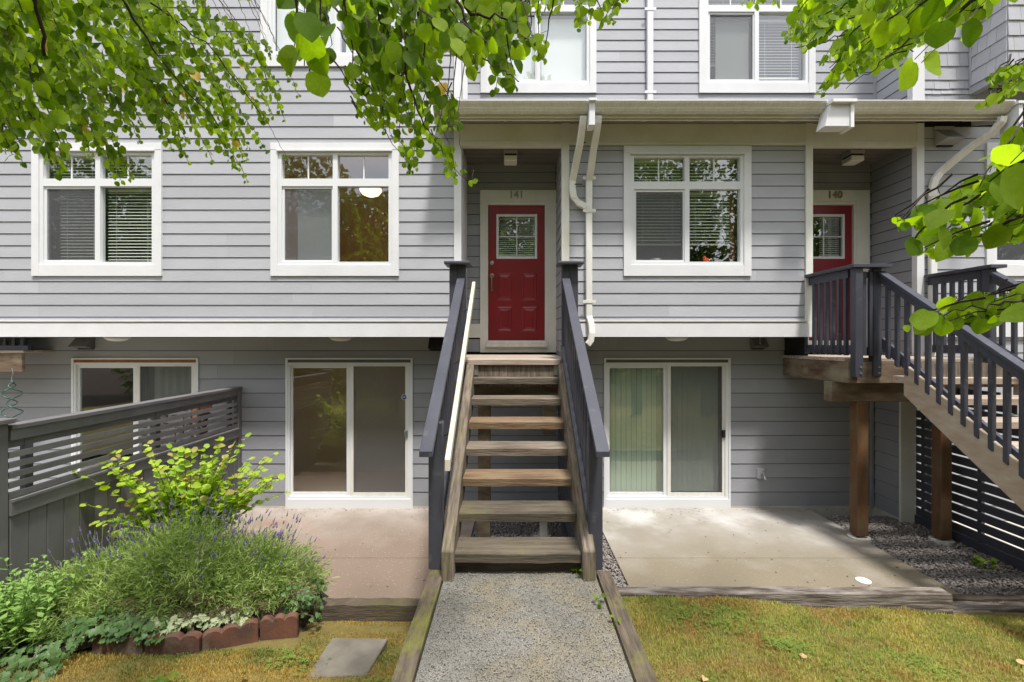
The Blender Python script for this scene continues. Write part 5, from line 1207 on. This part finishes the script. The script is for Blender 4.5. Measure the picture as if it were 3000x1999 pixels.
limb(KR, [(3.3, .3, 2.8), px(2900, -300, 2.2), px(2620, 0, 2.3), px(2500, 90, 2.4), px(2400, 130, 2.5), px(2330, 140, 2.6)], .018, .002)
limb(KR, [(3.58, .12, .2), px(3300, 250, 1.2), px(3010, 440, 1.2), px(2940, 520, 1.22), px(2850, 570, 1.25), px(2750, 630, 1.27), px(2680, 660, 1.3)], .03, .002)
limb(KR, [(3.58, .12, .2), px(3200, 560, 1.2), px(3010, 620, 1.22), px(2900, 680, 1.25), px(2800, 700, 1.27), px(2680, 740, 1.3)], .02, .0015)
limb(KR, [(3.58, .12, -.2), px(3200, 850, 1.2), px(3010, 882, 1.22), px(2900, 893, 1.25), px(2780, 915, 1.25), px(2690, 940, 1.28)], .015, .0015)
limb(KR, [(3.5, .2, 1.2), px(3250, 120, 1.8), px(3010, 215, 1.85), px(2930, 260, 1.9), px(2880, 310, 1.95)], .02, .0015)

# ------------------------------------------------------------------ garden bed: soil, shrub, lavender, herbs, ivy
m = M(); V = []; nx, ny = 26, 10
for j in range(ny + 1):
    for i in range(nx + 1):
        x = -4.6 + 2.93 * i / nx; yf = float(np.interp(x, (-4.6, -3.3, -3.0, -2.25, -1.93, -1.66), (3.0, 3.30, 3.44, 3.45, 3.64, 3.71)))
        y = yf + (4.30 - yf) * j / ny; V.append((x, y, -2.22 + .10 * math.sin(math.pi * j / ny) + random.uniform(-.012, .012) - (.12 if i == nx or j == ny else 0)))
m.add(V, [(j * (nx + 1) + i, j * (nx + 1) + i + 1, (j + 1) * (nx + 1) + i + 1, (j + 1) * (nx + 1) + i) for j in range(ny) for i in range(nx)])
m.build('garden_bed', SOIL, kind='structure')
def shrub():
    root = thing('shrub', 'young lime green round leaved shrub behind the lavender, beside the fence', 'shrub', (-3.05, 4.45, -2.2))
    st, tw = [], []
    ends = [(225, 1385), (250, 1478), (350, 1335), (430, 1320), (520, 1330), (560, 1315), (640, 1305), (680, 1308), (775, 1345), (790, 1395), (785, 1425), (690, 1440), (560, 1400), (480, 1380), (400, 1400), (310, 1365), (250, 1545), (330, 1520), (600, 1370), (500, 1440), (420, 1460), (640, 1400), (720, 1370), (560, 1450), (450, 1500), (600, 1480)]
    ends += [(a + random.uniform(-45, 45), b + random.uniform(-22, 40)) for a, b in ends[2:] for _ in (0, 1) if random.random() < .95]
    base = Vector((-3.05, 4.45, -2.15))
    for i, (ex_, ey) in enumerate(ends):
        d = random.uniform(4.2, 4.75); e = px(ex_, ey, d)
        mid = base.lerp(e, .45) + Vector((0, 0, .16 + random.uniform(0, .1))); pts = []
        for k in range(13):
            u = k / 12; pts.append(base * (1 - u) ** 2 + mid * 2 * u * (1 - u) + e * u * u)
        M().tube(pts, [.006 - .0045 * k / 12 for k in range(13)], n=4).build('branch', STEM, root)
        for k in range(4, 13):
            ax = (pts[k] - pts[k - 1]).normalized(); sd = ax.cross(Vector((0, 0, 1))).normalized()
            for sgn in (1, -1):
                if random.random() < .08: continue
                s_ = .080 * random.uniform(.7, 1.15) * (1 if k < 10 else .72); 
                p = pts[k] + ax * random.uniform(-.03, .03)
                T = sd * sgn * .8 + ax * .5 + Vector((0, 0, random.gauss(-.12, .2))); N_ = Vector((random.gauss(0, .25), random.gauss(-.75, .3), 1))
                st.append((tuple(p), tuple(T), tuple(N_), s_, random.choices((0, 1, 2), (.62, .35, .03 if k < 11 else .2))[0], random.randrange(4), s_))
    plant_leaves(root, st, SHRUBL, nobj=300)
shrub()
def needle_mesh(P, D, L_, w):
    n = len(P); D = D / np.linalg.norm(D, axis=1, keepdims=True); S = np.cross(D, rng.normal(0, 1, (n, 3))); S /= np.linalg.norm(S, axis=1, keepdims=True)
    S *= (w if np.ndim(w) else np.full(n, w))[:, None]
    mid = P + D * (L_ * .5)[:, None]; tip = P + D * L_[:, None] + np.array([0, 0, -.1]) * (L_ ** 1)[:, None]
    V = np.stack([P - S * .5, P + S * .5, mid + S, mid - S, tip], 1).reshape(-1, 3); b = np.arange(n)[:, None] * 5
    return V, np.vstack([b + np.array([0, 1, 2]), b + np.array([0, 2, 3]), b + np.array([3, 2, 4])])
def lavender():
    root = thing('lavender_bush', 'large sprawling lavender bush with thin grey green leaves and purple flower spikes', 'bush', (-2.7, 3.9, -2.18))
    blobs = [((-2.65, 3.93, -2.13), (.80, .42, .52)), ((-2.10, 3.97, -2.15), (.50, .30, .43)), ((-3.25, 3.90, -2.13), (.52, .36, .34)), ((-2.75, 3.95, -2.1), (.5, .35, .52)), ((-3.55, 3.75, -2.18), (.5, .45, .27))]
    Ps, Ds, Ls = [], [], []
    for (c, r), n in zip(blobs, (14000, 9000, 9000, 6000, 7000)):
        u = rng.normal(0, 1, (n, 3)); u[:, 2] = np.abs(u[:, 2]); u /= np.linalg.norm(u, axis=1, keepdims=True)
        k = rng.uniform(.45, 1.12, n) ** .5 * (1 + .13 * np.sin(u[:, 0] * 11 + u[:, 2] * 8) + .09 * np.sin(u[:, 1] * 19 + u[:, 0] * 15) + .06 * np.sin(u[:, 2] * 27))
        P = np.array(c) + u * np.array(r) * k[:, None]; P[:, 2] = np.maximum(P[:, 2], -2.10 + .02 * rng.random(n)); D = u * np.array([1, 1, .8]) + rng.normal(0, .75, (n, 3)) + np.array([0, 0, .3])
        Ps.append(P); Ds.append(D); Ls.append(rng.uniform(.035, .085, n))
    P, D, L_ = np.vstack(Ps), np.vstack(Ds), np.concatenate(Ls)
    V, Fc = needle_mesh(P, D, L_, rng.uniform(.0022, .0042, len(P)))
    np_mesh('foliage', V, Fc, LAV, root, kind='stuff')
    m = M(); fl = M()
    for i in range(430):
        c, r = blobs[random.choices((0, 1, 2, 3), (.25, .3, .25, .2))[0]]
        a = random.uniform(0, math.pi * 2); e = random.uniform(.45, 1.35)
        u = Vector((math.cos(a) * math.cos(e), math.sin(a) * math.cos(e), math.sin(e))); p = Vector(c) + Vector((u.x * r[0], u.y * r[1], u.z * r[2])) * .9
        dr = (Vector((u.x * 1.0, u.y * .6, .7 + u.z)) + Vector((random.gauss(.12, .2), random.gauss(0, .2), 0))).normalized(); L1 = random.uniform(.10, .34)
        q = p + dr * L1 + Vector((0, 0, -.01)); m.tube([p, p.lerp(q, .5) + Vector((0, 0, .006)), q], .0013, n=3)
        if random.random() < .16: continue
        for k in range(random.randint(3, 5)): fl.sphere(tuple(q + dr * (.010 * k)), .0080 - .0011 * k, n=5, k=3, sq=(1, 1, .8))
    m.build('flower_stems', LAV, root, kind='stuff'); fl.build('flower_spikes', LAVF, root, kind='stuff')
    m = M()
    for i in range(160):
        a = random.uniform(math.pi * 1.0, math.pi * 2.0); p = Vector((-2.5 + random.uniform(-.5, .4), 3.75, -2.17)); q = p + Vector((math.cos(a) * .42, math.sin(a) * .22 - .05, random.uniform(.03, .25)))
        m.tube([p, p.lerp(q, .5) + Vector((0, 0, .05)), q], [.004, .003, .0015], n=3)
    m.build('woody_stems', STEM, root, kind='stuff')
lavender()
def herb():
    root = thing('leafy_plant', 'bright green leafy perennial at the lower left edge in front of the fence', 'plant', (-3.7, 3.45, -2.2))
    V_, F_ = [], []; base = 0; m = M()
    for s in range(80):
        p = Vector((random.uniform(-4.3, -3.3), random.uniform(3.3, 3.65), -2.2)); h = random.uniform(.22, .6) * (1 if p.x < -3.4 else .7); lean = Vector((random.gauss(0, .12), random.gauss(-.05, .1), h))
        q = p + lean; m.tube([p, p.lerp(q, .5) + Vector((.01, 0, 0)), q], [.004, .003, .002], n=4)
        for k in range(16):
            u = .15 + .85 * k / 15; a = k * 2.4; o_ = p.lerp(q, u); L_ = .11 * (1.1 - .6 * u); d = Vector((math.cos(a), math.sin(a), .55)).normalized(); sd = d.cross(Vector((0, 0, 1))).normalized() * L_ * .24
            V_ += [tuple(o_), tuple(o_ + d * L_ * .45 + sd), tuple(o_ + d * L_ + Vector((0, 0, -.012))), tuple(o_ + d * L_ * .45 - sd)]; F_.append((base, base + 1, base + 2, base + 3)); base += 4
    np_mesh('foliage', V_, F_, HERB, root, kind='stuff'); m.build('stems', HERB, root, kind='stuff')
herb()
def ivy(name, label, n, fn, mt, smin, smax, nobj=0):
    root = thing(name, label, 'ivy', tuple(fn(0)[0]))
    star = [(0, 0), (.30, -.08), (.52, .22), (.34, .42), (.38, .72), (.14, .66), (0, 1.05), (-.14, .66), (-.38, .72), (-.34, .42), (-.52, .22), (-.30, -.08)]
    B = np.array([(0, .42, .05)] + [(a, b, -.05 * abs(a)) for a, b in star]); Fc = np.array([(0, 1 + i, 1 + (i + 1) % 12) for i in range(12)])
    Vs, Fs = [], []; base = 0; shared = None; w = wloc(root)
    for i in range(n):
        p, nrm = fn(None); s_ = random.uniform(smin, smax)
        T = Vector((random.gauss(0, .5), random.gauss(-.4, .4), random.gauss(-.5, .3))); N_ = nrm + Vector((random.gauss(0, .3), random.gauss(0, .3), random.gauss(0, .3)))
        S, T_, N2 = frame_mats(np.array([T]), np.array([N_]))
        if i < nobj:
            if shared is None:
                shared = bpy.data.meshes.new('ivy_leaf'); shared.from_pydata([tuple(v) for v in B], [], [tuple(int(q) for q in f) for f in Fc]); shared.materials.append(mt)
            o = bpy.data.objects.new('leaf', shared); COL.objects.link(o); o.parent = root
            o.matrix_local = Matrix.Translation(p - w) @ Matrix((Vector(S[0]), Vector(T_[0]), Vector(N2[0]))).transposed().to_4x4() @ Matrix.Scale(s_, 4)
        else:
            Vs.append(np.array(p) + s_ * (B[:, 0:1] * S[0] + B[:, 1:2] * T_[0] + B[:, 2:3] * N2[0])); Fs.append(Fc + base); base += len(B)
    if Vs: np_mesh('leaves', np.vstack(Vs), np.vstack(Fs), mt, root, kind='stuff')
    m = M()
    for i in range(30):
        p, nrm = fn(None); q, _ = fn(None)
        if (p - q).length < .5: m.tube([p, p.lerp(q, .5) + nrm * .02, q], .002, n=3)
    m.build('stems', STEM, root, kind='stuff')
def f1(k):
    if k == 0: return Vector((-3.3, 3.3, -2.2)), Vector((0, 0, 1))
    x = random.uniform(-4.3, -2.5); t_ = random.random(); y = 3.50 - .62 * t_ * (min(1, (-2.5 - x) / .9)); z = -2.02 - .20 * t_ + .05 * math.sin(x * 6)
    if x > -3.0: y = 3.34 + random.uniform(0, .2); z = -2.10 + random.uniform(-.03, .06)
    return Vector((x, y, max(z, lawn_z(x, y) + .01))), Vector((0, -.7, .8))
ivy('ivy', 'dark green ivy trailing over the bed edge at the lower left', 900, f1, IVY, .035, .062, 280)
def f2(k):
    if k == 0: return Vector((-2.4, 3.42, -2.1)), Vector((0, 0, 1))
    x = random.uniform(-2.75, -2.0); return Vector((x, 3.42 + .28 * max(0, (x + 2.45)) + random.uniform(0, .16), -2.09 + random.uniform(-.03, .05))), Vector((0, -.4, 1))
ivy('ivy', 'cream edged variegated ivy above the middle scalloped edgers', 130, f2, IVYV, .04, .062, 130)
def f3(k):
    if k == 0: return Vector((-1.7, 3.75, -2.2)), Vector((0, 0, 1))
    return Vector((random.uniform(-1.85, -1.52), 3.66 + random.uniform(0, .25), -2.2 + random.uniform(0, .24))), Vector((.3, -.6, .8))
ivy('ivy', 'small ivy patch at the right end of the edgers next to the patio timber', 110, f3, IVY, .03, .05, 110)
# weeds in the gravel and along the walk
for (x, y, z, n, s_, lab) in ((5.05, 5.05, -2.42, 16, .07, 'small weed in the gravel in front of the right support post'), (5.28, 4.52, -2.42, 14, .10, 'broad leaved weed at the base of the right slatted screen'),
                              (.55, 3.0, ZW, 7, .035, 'tiny weed in the crack beside the right edging timber'), (.60, 2.75, ZW, 6, .03, 'tiniest weed nearer the camera beside the right edging timber'), (.46, 3.37, ZW, 5, .04, 'small weed at the foot of the central stairs'), (-2.2, 2.95, -2.2, 16, .04, 'low weed in the left lawn below the edgers')):
    t = thing('weed', lab, 'weed', (x, y, z)); st = []
    for i in range(n):
        a = random.uniform(0, 6.28); r = random.uniform(.2, 1) * s_ * 1.3; h = random.uniform(.1, 1.6) * s_
        st.append(((x + math.cos(a) * r, y + math.sin(a) * r, z + h + .01), (math.cos(a), math.sin(a), random.gauss(0, .3)), (random.gauss(0, .3), -.3, 1), s_ * random.uniform(.5, 1), random.choice((0, 1)), random.randrange(4), 1))
    plant_leaves(t, st, LEAFS)
    M().tube([(x, y, z), (x, y, z + s_ * 1.2)], .002, n=3).build('stem', LEAFS[0], t)
# fallen leaves on the lawns
FALL = mat('fallen_leaf', (.40, .24, .12), (.42, .34, .16), scale=6, rough=.8)
fl = (((3.65, 3.35), 'reddish dry leaf on the right lawn near the end of the split timber'), ((3.35, 3.0), 'pale dry leaf lying alone at the right of the right lawn'), ((3.0, 2.95), 'pale dry leaf in the middle of the right lawn'),
      ((1.25, 3.05), 'dry leaf on the right lawn closest to the walkway timber'), ((2.5, 2.92), 'dry leaf on the right lawn directly in front of the drain cap'), ((-2.95, 2.95), 'dry leaf on the left lawn below the ivy'),
      ((-1.75, 3.05), 'dry leaf on the left lawn beside the paving slab'), ((-3.3, 3.0), 'dry leaf at the far left under the ivy edge'), ((2.05, 3.3), 'dry leaf on the right lawn just below the split timber'))
for i, ((x, y), lab) in enumerate(fl):
    me = bpy.data.meshes.new('fallen_leaf'); V, Fc = LB[i % 4]; me.from_pydata([tuple(v * .045) for v in V], [], [tuple(int(q) for q in f) for f in Fc]); me.materials.append(FALL)
    o = bpy.data.objects.new('fallen_leaf', me); COL.objects.link(o); o.location = (x, y, lawn_z(x, y) + .03); o.rotation_euler = (random.uniform(-.4, .4), random.uniform(-.4, .4), random.uniform(0, 6))
    tag(o, lab, 'leaf', 'fallen leaves on the lawns')
# leaf litter blown against the walls and over the patios
m = M()
for i in range(260):
    r_ = random.random(); x = random.uniform(1.2, 5.1) if r_ < .6 else random.uniform(-3.6, -.6); y = 6.76 - abs(random.gauss(0, .10)) if random.random() < .55 else random.uniform(4.3, 6.7)
    if y > 6.5 and x > 4.3: z = -2.41
    else: z = ZP + .003
    a = random.uniform(0, 6.28); l = random.uniform(.006, .016); c_, s_ = math.cos(a) * l, math.sin(a) * l
    m.add([(x - c_, y - s_, z), (x + s_ * .5, y - c_ * .5, z + .003), (x + c_, y + s_, z + .001), (x - s_ * .5, y + c_ * .5, z + .004)], [(0, 1, 2, 3)])
o = m.build('leaf_litter', SOIL, kind='stuff'); tag(o, 'tiny dark bits of litter on the concrete patios', 'litter')

# ------------------------------------------------------------------ trees across the garden (seen mirrored in the glass)
def far_tree_mesh(seed, n=15000):
    r = np.random.default_rng(seed); cs = r.uniform(-1, 1, (14, 3)) * np.array([1.7, 1.4, 2.5]) + np.array([0, 0, 3.4]); rad = r.uniform(.9, 1.7, 14)
    k = r.integers(0, 14, n); u = r.normal(0, 1, (n, 3)); u /= np.linalg.norm(u, axis=1, keepdims=True)
    P = cs[k] + u * rad[k][:, None] * (r.uniform(.5, 1, n) ** .4)[:, None]
    A = r.normal(0, 1, (n, 3)); A /= np.linalg.norm(A, axis=1, keepdims=True); B = np.cross(A, r.normal(0, 1, (n, 3))); B /= np.linalg.norm(B, axis=1, keepdims=True)
    s_ = r.uniform(.05, .10, n)[:, None]
    V = np.stack([P - A * s_, P + B * s_ * .7, P + A * s_, P - B * s_ * .7], 1).reshape(-1, 3)
    return V, np.arange(4 * n).reshape(-1, 4)
tm = [far_tree_mesh(3), far_tree_mesh(11)]; cm = []
labs = ['leafy tree behind the camera, mirrored in the far left window', 'broad leafy tree behind the camera, mirrored in the second window', 'leafy tree behind the camera left of the walk', 'leafy tree behind the camera right of the walk', 'leafy tree behind the camera mirrored in the middle window', 'leafy tree behind the camera mirrored in the right door glass', 'rightmost leafy tree behind the camera']
for i, (x, y, sc) in enumerate(((-17, -8, 1.75), (-10.5, -6.5, 1.55), (-5.6, -8.5, 1.5), (-.4, -10, 1.9), (4.6, -7.5, 1.6), (9.5, -8.5, 1.85), (16, -7, 1.8))):
    t = thing('garden_tree', labs[i], 'tree', (x, y, -2.3), 'trees across the garden')
    V, Fc = tm[i % 2]
    if len(cm) < 2:
        me = np_mesh('crown', V, Fc, TREEL).data; cm.append(me); bpy.data.objects.remove(bpy.data.objects[-1] if False else [o for o in bpy.data.objects if o.data == me][0])
    o = bpy.data.objects.new('crown', cm[i % 2]); COL.objects.link(o); o.parent = t; o.scale = (sc, sc, sc); o.rotation_euler.z = i * 1.3
    M().tube([(x, y, -2.35), (x + .1, y, 0), (x - .05, y, 2.2)], [.22, .16, .08], n=8).build('trunk', BARK, t, smooth=True)
hd = thing('hedge', 'clipped green hedge along the far side of the garden behind the camera', 'hedge', (0, -10.5, -2.3))
n = 16000; P = rng.uniform(0, 1, (n, 3)) * np.array([30, .9, 2.6]) + np.array([-15, -11, -2.3]); A = rng.normal(0, 1, (n, 3)); B = rng.normal(0, 1, (n, 3)); A /= np.linalg.norm(A, axis=1, keepdims=True); B /= np.linalg.norm(B, axis=1, keepdims=True)
V = np.stack([P - A * .1, P + B * .08, P + A * .1, P - B * .08], 1).reshape(-1, 3); np_mesh('foliage', V, np.arange(4 * n).reshape(-1, 4), TREEL, hd, kind='stuff')
